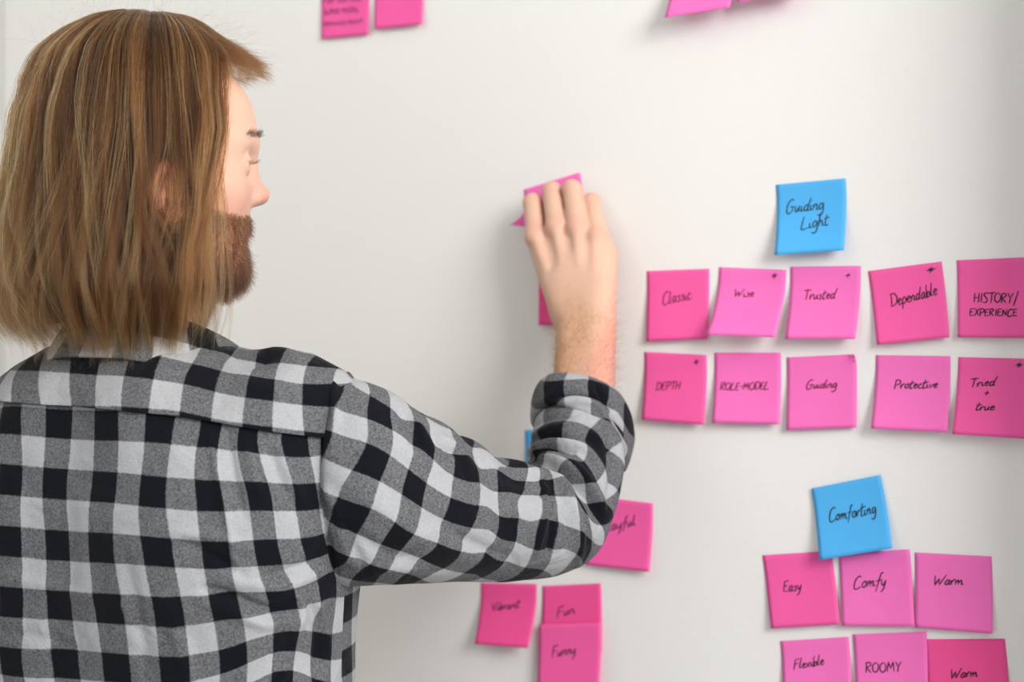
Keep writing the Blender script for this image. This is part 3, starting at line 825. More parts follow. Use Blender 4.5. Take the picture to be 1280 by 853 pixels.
# ------------------------------------------------------------------ shirt: body panel and yoke
HEM = 0.86
def ztop(r):
    # shoulder line (heights above floor), r along the shoulders
    xs = [-.26, -.22, -.19, -.15, -.11, -.07, -.03, 0, .03, .065, .09, .11, .14, .17, .20, .215, .23, .26]
    zs = [1.30, 1.36, 1.43, 1.462, 1.482, 1.497, 1.506, 1.508, 1.505, 1.500, 1.491, 1.487, 1.488, 1.484, 1.470, 1.455, 1.40, 1.30]
    return np.interp(r, xs, zs)
def torso_grid(nu, nw, w0=0.0, w1=1.0, off=0.0, a0=0.0, a1=2 * math.pi, seam=None):
    al = np.linspace(a0, a1, nu); wv = np.linspace(w0, w1, nw)
    A, W = np.meshgrid(al, wv)
    # al = pi/2 : middle of the back ; 0 : right side ; 3pi/2 : chest
    c = np.cos(A); s = np.sin(A)
    n = 2.45
    ce = np.sign(c) * np.abs(c) ** (2 / n); se = np.sign(s) * np.abs(s) ** (2 / n)
    w = W
    zt0 = 1.48
    zz = (HEM if seam is None else 1.43) + (zt0 - (HEM if seam is None else 1.43)) * w
    aw = np.interp(zz, [.86, 1.0, 1.15, 1.25, 1.33, 1.40, 1.48], [.205, .197, .196, .200, .206, .210, .212])
    r = aw * ce
    zt = ztop(r)
    zlo = HEM if seam is None else seam(r)
    z = zlo + (zt - zlo) * w
    bb = np.interp(z, [.86, 1.0, 1.15, 1.27, 1.36, 1.45], [.125, .115, .112, .118, .120, .108])
    h = np.clip((zt - z) / np.interp(np.abs(r), [0, .07, .13], [.062, .07, .115]), 0, 1); cap = np.sqrt(np.clip(1 - (1 - h) ** 2.1, 0, 1))
    f = -bb * se * cap
    # shoulder blades, spine hollow
    f = f - np.where(se > 0, 1, 0) * (.010 * np.exp(-((np.abs(r) - .10) / .05) ** 2 - ((z - 1.33) / .08) ** 2) - .006 * np.exp(-(r / .03) ** 2))
    G = t2w(np.stack([r, f, z], -1))
    if off:
        n_ = vnormals(G); cen = G.reshape(-1, 3).mean(0)
        if np.sum((n_ * (G - t2w([0, 0, 1.25]))).sum(2)) < 0: n_ = -n_
        G = G + n_ * off
    # cloth coordinates: around and along
    ds = np.linalg.norm(np.diff(G, axis=1), axis=2); mid = nw // 3
    S = np.concatenate([[0], np.cumsum(ds[mid])]); 
    dt = np.linalg.norm(np.diff(G, axis=0), axis=2); T = np.vstack([np.zeros(nu), np.cumsum(dt, axis=0)])
    ST = np.stack([np.broadcast_to(S, T.shape), T], -1)
    return G, ST

NU, NW = 400, 260
G, ST = torso_grid(NU, NW, 0, 1)
back_ctrl = [(14, 525.6, 0, 0), (74, 529, 1, 0), (135, 533, 2, 0), (200, 536, 3, 0), (262, 541, 4, 0), (308, 547, 5, 0), (366, 556, 6, 0),
    (13, 601.5, 0, 1), (69, 605, 1, 1), (128, 610, 2, 1), (191, 614, 3, 1), (264, 619, 4, 1), (324, 620, 5, 1), (384, 622, 6, 1),
    (11, 678, 0, 2), (70, 682, 1, 2), (128, 686, 2, 2), (195, 691, 3, 2), (269, 695, 4, 2), (334.5, 690, 5, 2), (393, 685, 6, 2),
    (13, 754, 0, 3), (73, 758.6, 1, 3), (138, 763, 2, 3), (210, 765, 3, 3), (282, 757, 4, 3), (352, 751, 5, 3), (411, 730, 6, 3),
    (13, 830, 0, 4), (80, 831, 1, 4), (142.5, 835.5, 2, 4), (218, 837, 3, 4), (293, 825, 4, 4), (357, 801, 5, 4), (403, 812, 6, 4), (352, 850, 5, 5),
    (227, 800, 3.5, 3.5), (250, 801, 3.5, 3.5)]
back_ctrl = back_ctrl[:-2]
folds = [([(262, 540), (272, 600), (286, 660), (296, 720)], 5, 3.0), ([(283, 535), (294, 600), (306, 650)], 6, -2.6),
    ([(302, 540), (316, 590), (332, 630)], 6, 1.6), ([(335, 560), (350, 600), (368, 640)], 7, -2.5), ([(350, 560), (366, 600), (380, 630)], 6, 2.0),
    ([(205, 680), (240, 684), (275, 700), (305, 722)], 7, -3.2), ([(230, 668), (270, 672), (320, 690)], 8, 2.0),
    ([(255, 737), (290, 745), (325, 760), (358, 764)], 6, -4.5), ([(250, 752), (290, 765), (330, 780), (375, 775)], 9, 3.2), ([(270, 722), (310, 730), (355, 738)], 9, 2.4),
    ([(330, 722), (365, 712), (395, 700)], 7, -3), ([(345, 742), (375, 726), (400, 716)], 7, 2.4), ([(368, 742), (378, 760), (368, 800), (352, 853)], 8, 3.0),
    ([(385, 752), (400, 790), (395, 853)], 8, -3.2), ([(400, 750), (410, 800), (405, 853)], 5, 2.2),
    ([(100, 600), (104, 700), (110, 800)], 16, 1.5), ([(30, 560), (34, 680), (36, 820)], 16, -1.5), ([(160, 700), (172, 770), (185, 850)], 10, -2.2), ([(60, 740), (68, 800), (72, 850)], 10, -1.8), ([(205, 750), (222, 800), (236, 850)], 9, 2.2),
    ([(120, 745), (140, 760), (165, 756)], 8, 1.5), ([(0, 720), (60, 735), (110, 745)], 9, 1.4), ([(0, 790), (50, 798), (110, 815)], 9, -1.4)]
uvb = weave(G, ST, back_ctrl)
G2 = crease(G, folds)
# soft waviness everywhere
def ripple(G, amp, k=38, seed=0):
    n = vnormals(G); x = G[..., 0] * k + seed; y = G[..., 1] * k * .9; z = G[..., 2] * k * .7
    h = np.sin(x + 1.7 * np.sin(z * .6)) * np.sin(z + 1.3 * np.sin(y)) + .5 * np.sin(2.1 * x + y) * np.sin(1.7 * z + 2)
    return G + n * (h * amp)[..., None]
G2 = ripple(G2, .0011)
shirt = grid_obj('shirt', G2, uvb, M_plaid)
shirt['label'] = 'black and grey checked flannel shirt with rolled sleeve'

# yoke: second layer over the shoulders with a stitched lower edge
def seamz(r): return np.interp(r, [-.25, -.1, 0, .05, .10, .15, .19, .23], [1.446, 1.446, 1.4445, 1.4415, 1.436, 1.4275, 1.4205, 1.414])
Gy, STy = torso_grid(240, 90, 0, 1, off=.0032, a0=R(0.5), a1=R(180), seam=seamz)
yoke_ctrl = [(42, 450, 0, 0), (108, 452, 1, 0), (179, 460, 2, 0), (253, 473, 3, 0), (327, 487, 4, 0),
    (8, 483, -.5, .5), (68, 486, .5, .5), (135, 489, 1.5, .5), (207, 496, 2.5, .5), (285, 511, 3.5, .5), (358, 521, 4.5, .5),
    (17, 421, -.5, -.5), (79, 424, .5, -.5), (151, 430, 1.5, -.5), (226, 442, 2.5, -.5), (301, 461, 3.5, -.5), (361, 469, 4.5, -.5)]
yfold = [([(290, 452), (315, 458), (345, 450)], 7, -3.0), ([(322, 448), (345, 442), (372, 448)], 6, 2.5), ([(300, 475), (330, 486), (360, 480)], 9, 1.2), ([(240, 440), (275, 450), (300, 458)], 10, 1.3)]
uvy = weave(Gy, STy, yoke_ctrl)
Gy = crease(Gy, yfold)
yoke = grid_obj('yoke', Gy, uvy, M_plaid, shirt, thick=.0022)
# side seam running down from the armpit
sv = []
# collar folded down around the neck
nc = 120; rows = 14; V = np.zeros((rows, nc, 3)); 
for i in range(nc):
    th = R(-150) + R(300) * i / (nc - 1)         # 0 = back of neck, + toward the right side
    rr = np.array([.068 + .010 * abs(math.sin(th)), .075]); fwd = .5 * (1 - math.cos(th))
    for j in range(rows):
        t = j / (rows - 1)
        # stand rises from the yoke, rolls over and falls outward
        if t < .4: q = t / .4; rad = 0.0 + .003 * q; zz = -.008 + .036 * q
        elif t < .6: q = (t - .4) / .2; rad = .003 + .006 * math.sin(q * math.pi / 2) ; zz = .028 + .005 * math.sin(q * math.pi) 
        else: q = (t - .6) / .4; rad = .009 + .018 * q + .006 * q * q; zz = .028 - .040 * q
        cx = (rr[0] + rad) * math.sin(th); cy = -(rr[1] + rad) * math.cos(th)
        V[j, i] = t2w([cx + .006, cy + .012, 1.498 + zz - .078 * fwd])
STc = np.stack(np.meshgrid(np.linspace(0, .40, nc), np.linspace(0, .1, rows)), -1)
uvc = np.stack([STc[..., 0] / .047 + .1, STc[..., 1] / .047 + .62], -1).reshape(-1, 2)
collar = grid_obj('collar', ripple(V, .0008, 60), uvc, M_plaid, shirt, thick=.002)

# ------------------------------------------------------------------ sleeve
# (inner/upper outline px, lower/outer outline px, depth, half thickness) along the arm
st = [((398, 458), (408, 731), 1.262, .030), ((408, 458), (424, 735), 1.250, .046), ((418, 459), (436, 734), 1.244, .058), ((430, 468), (452, 733), 1.242, .065), ((444, 472), (470, 732), 1.244, .067),
      ((462, 480), (490, 731), 1.250, .067), ((482, 491), (510, 729), 1.258, .065), ((500, 508), (534, 728), 1.267, .063), ((517, 518), (556, 727), 1.276, .060), ((531, 525), (574, 727), 1.285, .059),
      ((545, 541), (592, 728), 1.296, .058), ((570, 549), (612, 728), 1.308, .058), ((590, 566), (632, 727), 1.320, .057), ((610, 571), (652, 725), 1.332, .056), ((628, 577), (672, 724), 1.343, .056),
      ((642, 581), (692, 721), 1.352, .055), ((652, 583), (712, 714), 1.360, .054), ((658, 583), (730, 704), 1.366, .053), ((660, 581), (745, 688), 1.371, .052), ((661, 578), (756, 668), 1.377, .051),
      ((662, 573), (764, 646), 1.386, .050), ((662, 566), (770, 622), 1.397, .050), ((663, 556), (774, 600), 1.408, .049), ((664, 545), (777, 580), 1.420, .048), ((666, 532), (780, 562), 1.432, .047), ((669, 520), (781, 548), 1.443, .046), ((676, 508), (778, 534), 1.455, .044)]
def tube(st, nrow, nphi, tiltk=1.0, p=2.15):
    k = len(st); A_ = np.array([P(*s[0], s[2]) for s in st]); B_ = np.array([P(*s[1], s[2]) for s in st]); T_ = np.array([s[3] for s in st])
    A_ = spline(A_, 10); B_ = spline(B_, 10); T_ = spline(T_[:, None], 10)[:, 0]
    C_ = (A_ + B_) / 2; d = np.gradient(C_, axis=0)
    ker = np.ones(25) / 25; d = np.stack([np.convolve(np.pad(d[:, q], 12, 'edge'), ker, 'valid') for q in range(3)], 1)
    d /= np.linalg.norm(d, axis=1)[:, None]
    L = np.concatenate([[0], np.cumsum(np.linalg.norm(np.diff(C_, axis=0), axis=1))])
    g = np.linspace(0, L[-1], nrow); it = lambda X: np.stack([np.interp(g, L, X[:, q]) for q in range(X.shape[1])], 1)
    A_, B_, d = it(A_), it(B_), it(d); T_ = np.interp(g, L, T_); C_ = (A_ + B_) / 2; a = (B_ - A_) / 2
    b = np.cross(a, d); b /= np.linalg.norm(b, axis=1)[:, None]
    view = C_ - np.array([0, 0, CZ]); view /= np.linalg.norm(view, axis=1)[:, None]
    sg = np.where((b * view).sum(1) > 0, -1, 1); b = b * sg[:, None]                  # b toward the camera
    # near side leans with the arm
    b = b * T_[:, None]
    # phi: -pi .. pi, 0 = near side, -pi/2 = inner/upper outline, +pi/2 = outer/lower outline ; seam at the back
    ph = np.linspace(-math.pi, math.pi, nphi)
    cs = np.sign(np.cos(ph)) * np.abs(np.cos(ph)) ** (2 / p); sn = np.sign(np.sin(ph)) * np.abs(np.sin(ph)) ** (2 / p)
    G = C_[:, None] + a[:, None] * sn[None, :, None] + b[:, None] * cs[None, :, None]
    dphi = np.linalg.norm(np.diff(G, axis=1), axis=2); S = np.concatenate([np.zeros((nrow, 1)), np.cumsum(dphi, 1)], 1)
    k0 = int(np.argmin(np.abs(ph + math.pi / 2))); S = S - S[:, k0:k0 + 1]
    ST = np.stack([np.broadcast_to(g[:, None], S.shape), S], -1)
    return G, ST
Gs, STs = tube(st, 420, 260)
sl_ctrl = [(474, 517.5, 0, 0), (458, 579, 0, 1), (435, 646, 0, 2), (415, 701, 0, 3), (409, 488, -1, 0), (393, 547, -1, 1),
    (517, 612, 1, 1), (578, 641, 2, 1), (636, 663, 3, 1), (680, 671, 4, 1), (732, 682, 5, 1),
    (531, 551, 1, 0), (583, 587, 2, 0), (634, 603, 3, 0), (682, 608, 4, 0), (717, 620, 5, 0), (758, 644, 6, 0),
    (495, 674, 1, 2), (553, 694, 2, 2), (607.5, 709, 3, 2), (658, 721, 4, 2), (461, 712, .9, 2.9), (509, 722, 1.9, 2.9), (745, 555, 7, -1), (734, 596, 6, -1), (688, 537, 7, -2), (678, 566, 6, -2), (648, 583, 3, -1),
    (666, 631, 3.5, .5), (708, 642, 4.5, .5), (757, 608, 6.5, -.5), (714, 557, 6.5, -1.5), (730, 523, 7.5, -1.5)]
uvs = weave(Gs, STs, sl_ctrl, lam=2e-6)
sfold = [([(640, 578), (668, 590), (697, 606), (716, 640), (724, 668), (723, 705)], 7, 5.0),
    ([(612, 590), (650, 605), (684, 600), (690, 585)], 8, -1.5),
    ([(664, 580), (690, 584), (716, 603), (738, 625), (752, 650)], 8, -7.5),
    ([(668, 566), (692, 572), (722, 588), (742, 612), (758, 640)], 8, 4.5),
    ([(684, 592), (706, 614), (728, 640), (742, 672)], 5, 3.0), ([(700, 640), (708, 660), (706, 690)], 6, -2.2),
    ([(662, 573), (676, 564), (696, 562), (716, 566)], 4, -5.5), ([(661, 566), (676, 555), (700, 552), (730, 562), (752, 585)], 6, 4.0),
    ([(664, 552), (685, 545), (705, 546), (728, 550)], 4, -4.0), ([(666, 545), (690, 535), (720, 535), (752, 552)], 6, 2.8), ([(667, 533), (690, 522), (720, 519)], 4, -2.5),
    ([(745, 530), (760, 560), (766, 600), (760, 640)], 5, -3.5), ([(755, 520), (772, 560), (774, 600)], 5, 3),
    ([(640, 640), (656, 655), (652, 690), (640, 710)], 8, 2.4), ([(664, 622), (684, 620), (690, 650), (684, 690)], 5, -3.0), ([(676, 600), (683, 625), (676, 660), (670, 690)], 4.5, 3.5),
    ([(404, 470), (408, 500), (400, 540), (396, 600), (404, 660), (418, 715)], 5, -4.0), ([(414, 458), (416, 480), (420, 520), (414, 560)], 6, 3.0),
    ([(498, 505), (510, 530), (520, 560)], 6, -2.5), ([(516, 515), (526, 540), (538, 560)], 6, 3.0), ([(540, 540), (552, 560), (575, 568)], 5, -3.2), ([(548, 546), (570, 560), (592, 590)], 6, 2.4), ([(588, 562), (602, 585), (606, 610)], 6, -2.4), ([(600, 566), (618, 590), (626, 620)], 6, 2.0),
    ([(410, 640), (440, 665), (480, 690), (520, 700)], 11, -2.6), ([(420, 700), (470, 708), (530, 712)], 9, 2.2), ([(430, 600), (500, 655), (560, 690), (620, 700)], 16, 2.2),
    ([(405, 610), (420, 640), (430, 680)], 7, 2.5), ([(425, 650), (445, 690), (460, 715)], 7, -2.0), ([(545, 650), (590, 680), (640, 700)], 10, -2.4), ([(470, 560), (520, 590), (580, 610)], 14, -1.5)]
Gs = crease(Gs, sfold)
Gs = ripple(Gs, .0010, 46, 2)
sleeve = grid_obj('sleeve', Gs, uvs, M_plaid, shirt)

# rolled cuff: wide turned-back band with a turned lip
cu = [((671, 512), (786, 556), 1.440, .052), ((664, 532), (779, 590), 1.424, .057)]
def ring(inner, outer, near, far, nphi=200):
    """closed ring through four space points: left outline, right outline, near point, far point"""
    I, O, Nn, Fa = inner, outer, near, far; ph = np.linspace(-math.pi, math.pi, nphi)
    c = (I + O) / 2; a = (O - I) / 2
    out = []
    for q in ph:
        b = (Nn - c) if math.cos(q) >= 0 else (c - Fa)
        s, co = math.sin(q), math.cos(q); e = 2 / 2.3
        out.append(c + a * math.copysign(abs(s) ** e, s) + b * math.copysign(abs(co) ** e, co))
    return np.array(out)
rings = [ring(P(690, 498, 1.47), P(771, 516, 1.47), P(731, 486, 1.432), P(731, 515, 1.508)),      # inside lip, against the arm
         ring(P(682, 492, 1.468), P(777, 512, 1.468), P(731, 474, 1.426), P(731, 505, 1.512)),
         ring(P(674, 494, 1.464), P(784, 520, 1.462), P(729, 470.5, 1.416), P(731, 510, 1.516)),
         ring(P(668, 502, 1.460), P(789, 532, 1.456), P(729, 474, 1.408), P(731, 518, 1.515)),
         ring(P(665, 510, 1.456), P(791, 541, 1.450), P(727, 483, 1.402), P(731, 526, 1.512)),
         ring(P(664, 518, 1.452), P(792, 550, 1.444), P(726, 493, 1.398), P(731, 536, 1.508)),
         ring(P(664, 524, 1.448), P(790, 562, 1.438), P(725, 502, 1.395), P(730, 548, 1.504)),
         ring(P(665, 529, 1.446), P(785, 578, 1.432), P(724, 510, 1.394), P(730, 560, 1.500)),
         ring(P(667, 532, 1.445), P(780, 588, 1.430), P(724, 514, 1.397), P(730, 566, 1.496)),
         ring(P(670, 532, 1.445), P(776, 586, 1.431), P(724, 515, 1.402), P(730, 566, 1.490))]
rr = np.stack(rings)                                   # (k, phi, 3)
rr = np.stack([spline(rr[:, i], 6) for i in range(rr.shape[1])], 1)
dd = np.linalg.norm(np.diff(rr, axis=0), axis=2); Tc = np.vstack([np.zeros(rr.shape[1]), np.cumsum(dd, 0)])
dp = np.linalg.norm(np.diff(rr, axis=1), axis=2); Sc = np.concatenate([[0], np.cumsum(dp[dp.shape[0] // 2])])
STc = np.stack([np.broadcast_to(Sc, Tc.shape), Tc], -1)
cuff_ctrl = [(692, 493, 0, 0), (747, 490, 1, 0), (785, 532, 2, .15), (719, 486, .5, 0), (730, 503, .6, .5), (675, 508, -.5, .2), (770, 503, 1.5, .05), (670, 523, -.5, .6), (762, 515, 1.3, .5), (776, 560, 1.6, .6)]
uvcf = weave(rr, STc, cuff_ctrl, lam=1e-5)
cfold = [([(690, 500), (715, 494), (745, 500), (765, 512)], 3.5, -3.2), ([(672, 508), (690, 496), (700, 484)], 5, 1.5), ([(744, 482), (750, 495), (768, 512)], 4, -2.5), ([(752, 508), (768, 530), (785, 556)], 4, -3.0), ([(758, 520), (772, 545), (782, 572)], 4, 2.5),
         ([(670, 518), (700, 503), (735, 502), (760, 516)], 5, 2.4)]
rr = crease(rr, cfold)
cuff = grid_obj('cuff', ripple(rr, .0007, 70, 1), uvcf, M_plaid, sleeve, thick=.0015)

# hidden left sleeve, hanging
def limb(name, pts, rad, parent, mat=M_plaid, n=40, m=60):
    C_ = spline(np.array(pts), 12); Rr = spline(np.array(rad)[:, None], 12)[:, 0]; d = np.gradient(C_, axis=0); d /= np.linalg.norm(d, axis=1)[:, None]
    x = np.cross(d, [0.3, 1, 0.1]); x /= np.linalg.norm(x, axis=1)[:, None]; y = np.cross(d, x)
    ph = np.linspace(0, 2 * math.pi, n); G = C_[:, None] + (x[:, None] * np.cos(ph)[None, :, None] + y[:, None] * np.sin(ph)[None, :, None]) * Rr[:, None, None]
    L = np.concatenate([[0], np.cumsum(np.linalg.norm(np.diff(C_, axis=0), axis=1))])
    uv = np.stack(np.broadcast_arrays(ph[None] * .07 / .045, L[:, None] / .045), -1).reshape(-1, 2)
    return grid_obj(name, ripple(G, .0015), uv, mat, parent, thick=.002)
limb('sleeve', [t2w([-.16, 0, 1.40]), t2w([-.20, 0, 1.32]), t2w([-.225, .01, 1.2]), elL, (elL + wrL) / 2 + TR_ * -.01, wrL + (elL - wrL) * .12], [.062, .072, .068, .058, .05, .04], shirt)

# ------------------------------------------------------------------ trousers and shoes (below the picture)
tr = []
for sx in (-1, 1):
    tr.append((s_cap(t2w([sx * .075, .012, .87]), t2w([sx * .10, .01, .50]), .096, .076), .05, 1))
    tr.append((s_cap(t2w([sx * .10, .01, .50]), t2w([sx * .105, -.005, .13]), .076, .062), .02, 1))
tr.insert(0, (s_ell(t2w([0, .01, .93]), (.155, .095, .08)), 0, 1))
tv, tq = nets(field(tr), (-.72, 1.02, .04), (.02, 1.56, 1.06), .010)
pmesh('trousers', tv, tq, M_denim)
for sx in (-1, 1):
    sh = [(s_cap(t2w([sx * .105, -.04, .045]), t2w([sx * .115, .13, .035]), .042, .036), 0, 1), (s_cap(t2w([sx * .105, -.03, .06]), t2w([sx * .105, -.02, .11]), .042, .045), .02, 1)]
    f0 = field(sh); f1 = lambda p, f0=f0: np.maximum(f0(p), .014 - p[..., 2])
    c = t2w([sx * .11, .04, 0]); v, q = nets(f1, (c[0] - .16, c[1] - .2, .002), (c[0] + .16, c[1] + .2, .17), .006)
    so = pmesh('shoe', v, q, M_shoe)
    f2 = lambda p, f0=f0: np.maximum(np.maximum(f0(p * [1, 1, 0] + [0, 0, .03]) - .006, p[..., 2] - .015), .0005 - p[..., 2])
    v, q = nets(f2, (c[0] - .16, c[1] - .2, -.006), (c[0] + .16, c[1] + .2, .03), .005)
    pmesh('sole', v, q, M_sole, so, smooth=False)

# ------------------------------------------------------------------ hair
def curves_obj(name, paths, radius, tint, mat, parent, tip=.25, grow=0.0):
    """paths (n, k, 3) in world space"""
    n, k, _ = paths.shape
    hc = bpy.data.hair_curves.new(name); hc.add_curves([k] * n)
    hc.attributes['position'].data.foreach_set('vector', (paths - PO).astype(np.float32).ravel())
    t = np.linspace(0, 1, k); rad = (np.asarray(radius)[:, None] * (1 - (1 - tip) * t[None] ** 2)).astype(np.float32)
    ra = hc.attributes.get('radius') or hc.attributes.new('radius', 'FLOAT', 'POINT'); ra.data.foreach_set('value', rad.ravel())
    ta = hc.attributes.new('tint', 'FLOAT', 'POINT'); ta.data.foreach_set('value', np.clip(np.asarray(tint)[:, None] + grow * (t[None] - .55), 0, 1).astype(np.float32).ravel())
    hc.materials.append(mat)
    o = bpy.data.objects.new(name, hc); col.objects.link(o); o.parent = parent
    o['kind'] = 'stuff'; return o

# hair volume: radius toward the back / side / front at each height (head frame)
hz = np.array([.142, .139, .1346, .1224, .113, .104, .0958, .0756, .0468, -.004, -.061, -.104, -.133, -.155])
hb = np.array([.000, .014, .031, .057, .071, .083, .091, .104, .114, .121, .131, .138, .133, .118])
hs = np.array([.000, .016, .030, .050, .060, .068, .075, .083, .089, .095, .100, .101, .095, .087])
hf = np.array([.000, .012, .024, .047, .066, .085, .092, .093, .091, .087, .086, .088, .088, .084])
def rho(phi, z):
    b = np.interp(z, hz[::-1], hb[::-1]); s = np.interp(z, hz[::-1], hs[::-1]); f = np.interp(z, hz[::-1], hf[::-1])
    a = np.where(np.cos(phi) < 0, b, f); c, si = np.cos(phi), np.sin(phi)
    return 1 / np.sqrt((c / (a + 1e-4)) ** 2 + (si / (s + 1e-4)) ** 2)
def shellpt(phi, z, scale):
    r = rho(phi, z) * scale
    # the part line: upper hair springs from a line running from crown to forehead
    top = np.clip((z - .06) / .078, 0, 1) ** 1.5
    x0 = np.clip((math.pi - np.abs(phi)) / math.pi, 0, 1) * .05 - .022
    x0 = x0 * 1.0
    return np.stack([r * np.cos(phi) + x0 * top, r * np.sin(phi), z], -1)

# solid inner mass of the hair
zz = np.concatenate([np.linspace(.140, .10, 18), np.linspace(.09, -.136, 28)]); ph = np.linspace(R(-70), R(-292), 64)   # from right temple round the back to the left temple
Z, PH = np.meshgrid(zz, ph, indexing='ij')
inner = shellpt(PH, Z, np.interp(Z, [-.136, -.06, .0, .09, .15], [.66, .76, .84, .89, .955]))
inner = inner * 1.0
earcut = np.exp(-((np.abs(((PH + R(98) + math.pi) % (2 * math.pi)) - math.pi)) / R(12)) ** 2 - ((Z + .012) / .035) ** 2)
hairm = grid_obj('hair', h2w(inner), None, M_under)
hairm['label'] = 'shoulder length straight light brown hair with golden strands'

K = 34
def lock_batch(nlock, per, phis, zend, layer, spread, tint0, tintv, r0, zroot=None, lockwave=.006, wave_seed=0, drift=1.0, split=1.0):
    rg = np.random.default_rng(wave_seed)
    n = nlock * per
    li = np.repeat(np.arange(nlock), per)
    lphi = phis; lze = zend + rg.normal(0, .007, nlock); lw = rg.uniform(.5, 1.3, nlock) * lockwave; lph = rg.uniform(0, 6.28, nlock)
    llay = np.clip(layer + rg.normal(0, .022, nlock), .62, 1.03); ltint = rg.normal(tint0, tintv, nlock)
    tw = rg.normal(0, .10, nlock)
    zr = np.full(nlock, .1415) if zroot is None else zroot
    t = np.linspace(0, 1, K)[None]
    z0 = zr[li][:, None]; z1 = (lze[li] + rg.normal(0, .006, n))[:, None]
    tt = t ** 1.0
    # dense sampling at the crown where the curvature is
    z = z0 + (z1 - z0) * (tt ** 1.35)
    clump = (1 - .66 * np.clip((t - .15) / .85, 0, 1) * rg.uniform(.6, 1.5, nlock)[li][:, None])
    dphi = rg.normal(0, spread, n)[:, None] * clump
    phi = lphi[li][:, None] + dphi + tw[li][:, None] * t ** 2 + lw[li][:, None] * 9 * np.sin(lph[li][:, None] + t * 5.5) * t
    phi = phi - drift * R(24) * np.clip((phi + R(84)) / R(30), 0, 1) * np.clip((.03 - z) / .10, 0, 1)
    ec = R(-88); inz = np.exp(-((z + .036) / .034) ** 2)
    phi = phi + np.where(lphi[li][:, None] > ec, 1, -1) * R(9) * np.exp(-((phi - ec) / R(10)) ** 2) * inz * split
    sc = llay[li][:, None] + rg.normal(0, .018, n)[:, None] * clump + lw[li][:, None] * 4.2 * np.sin(lph[li][:, None] * 1.7 + t * 6.5) * t
    sc = sc * (1 - .10 * np.clip((t - .86) / .14, 0, 1) ** 2 * rg.uniform(-.3, 1.6, nlock)[li][:, None])
    fan = np.clip(t * 6, 0, 1)
    p = shellpt(phi, z, sc)
    jit = rg.normal(0, .0011, (n, 1, 3)) * (1 - .2 * t[..., None])
    p = p + jit
    # strand-scale frizz
    p[..., 0] += .0009 * np.sin(t * 23 + rg.uniform(0, 6.28, (n, 1))) * t
    p[..., 1] += .0009 * np.sin(t * 19 + rg.uniform(0, 6.28, (n, 1))) * t
    tint = np.clip(ltint[li] + rg.normal(0, .15, n), 0, 1)
    return h2w(p), np.full(n, r0) * rg.uniform(.7, 1.25, n), tint

allp, allr, allt = [], [], []
def add(b):
    allp.append(b[0]); allr.append(b[1]); allt.append(b[2])
def endz(phi):
    """hem of the hair: level at the back, longer toward the right shoulder"""
    a = np.degrees(phi); return np.interp(a, [-292, -215, -180, -150, -125, -105, -90, -75, -60], [-.134, -.134, -.143, -.152, -.157, -.156, -.148, -.140, -.142])
def ear_mask(phis, lo=-97, hi=-78, keep=.35, seed=5):
    rg = np.random.default_rng(seed); a = np.degrees(phis); m = (a > lo) & (a < hi); return phis[~m | (rg.random(len(phis)) < keep)]
# under layers
ph1 = ear_mask(rng.uniform(R(-285), R(-84), 140), keep=.9); add(lock_batch(len(ph1), 30, ph1, endz(ph1) + .006, .86, .045, .03, .05, .00009, wave_seed=1))
ph1 = ear_mask(rng.uniform(R(-285), R(-66), 190), keep=.9); add(lock_batch(len(ph1), 34, ph1, endz(ph1) + .002, .93, .032, .20, .12, .00008, wave_seed=2, lockwave=.011))
# top layers
ph2 = ear_mask(rng.uniform(R(-280), R(-49), 240), keep=.85); add(lock_batch(len(ph2), 42, ph2, endz(ph2), .98, .022, .40, .22, .00008, lockwave=.018, wave_seed=3))
ph3 = ear_mask(rng.uniform(R(-215), R(-56), 130), keep=.6); add(lock_batch(len(ph3), 11, ph3, endz(ph3), 1.0, .011, .86, .14, .00012, lockwave=.016, wave_seed=4, split=.3))
# strands in front of the cheek, thin
ph4 = rng.uniform(R(-72), R(-60), 12); add(lock_batch(12, 30, ph4, np.full(12, -.138), .97, .014, .62, .16, .0001, lockwave=.010, wave_seed=6, drift=.3))
ph5 = rng.uniform(R(-66), R(-52), 8); add(lock_batch(8, 14, ph5, np.full(8, -.152), .97, .008, .75, .12, .00011, lockwave=.014, wave_seed=8, drift=0))
# top of the head forward of the parting ends over the temple and forehead
ph7 = rng.uniform(R(-66), R(50), 70); add(lock_batch(70, 34, ph7, np.interp(np.degrees(ph7), [-66, -50, 0, 50], [.055, .086, .104, .086]), .975, .04, .26, .10, .00007, lockwave=.006, wave_seed=12, drift=0))
# loose hairs
ph6 = rng.uniform(R(-280), R(-75), 200); add(lock_batch(200, 2, ph6, endz(ph6) + rng.uniform(-.006, .03, 200), 1.03, .05, .5, .2, .00005, lockwave=.014, wave_seed=9))
AP = np.concatenate(allp)
strands = curves_obj('hair_strand', AP, np.concatenate(allr), np.concatenate(allt), M_hair, hairm, grow=.24)

def ball_curves(roots, dirs, length, k, droop, noise, seed, curl=0.0):
    rg = np.random.default_rng(seed); n = len(roots); p = np.empty((n, k, 3)); p[:, 0] = roots; d = dirs + rg.normal(0, noise, (n, 3)); d /= np.linalg.norm(d, axis=1)[:, None]
    L = np.broadcast_to(length, (n,)); st_ = (L / (k - 1))[:, None]; side_ = rg.normal(0, 1, (n, 3))
    for i in range(1, k):
        d = d + np.array([0, 0, -droop]) + side_ * curl; d /= np.linalg.norm(d, axis=1)[:, None]; p[:, i] = p[:, i - 1] + d * st_
    return p
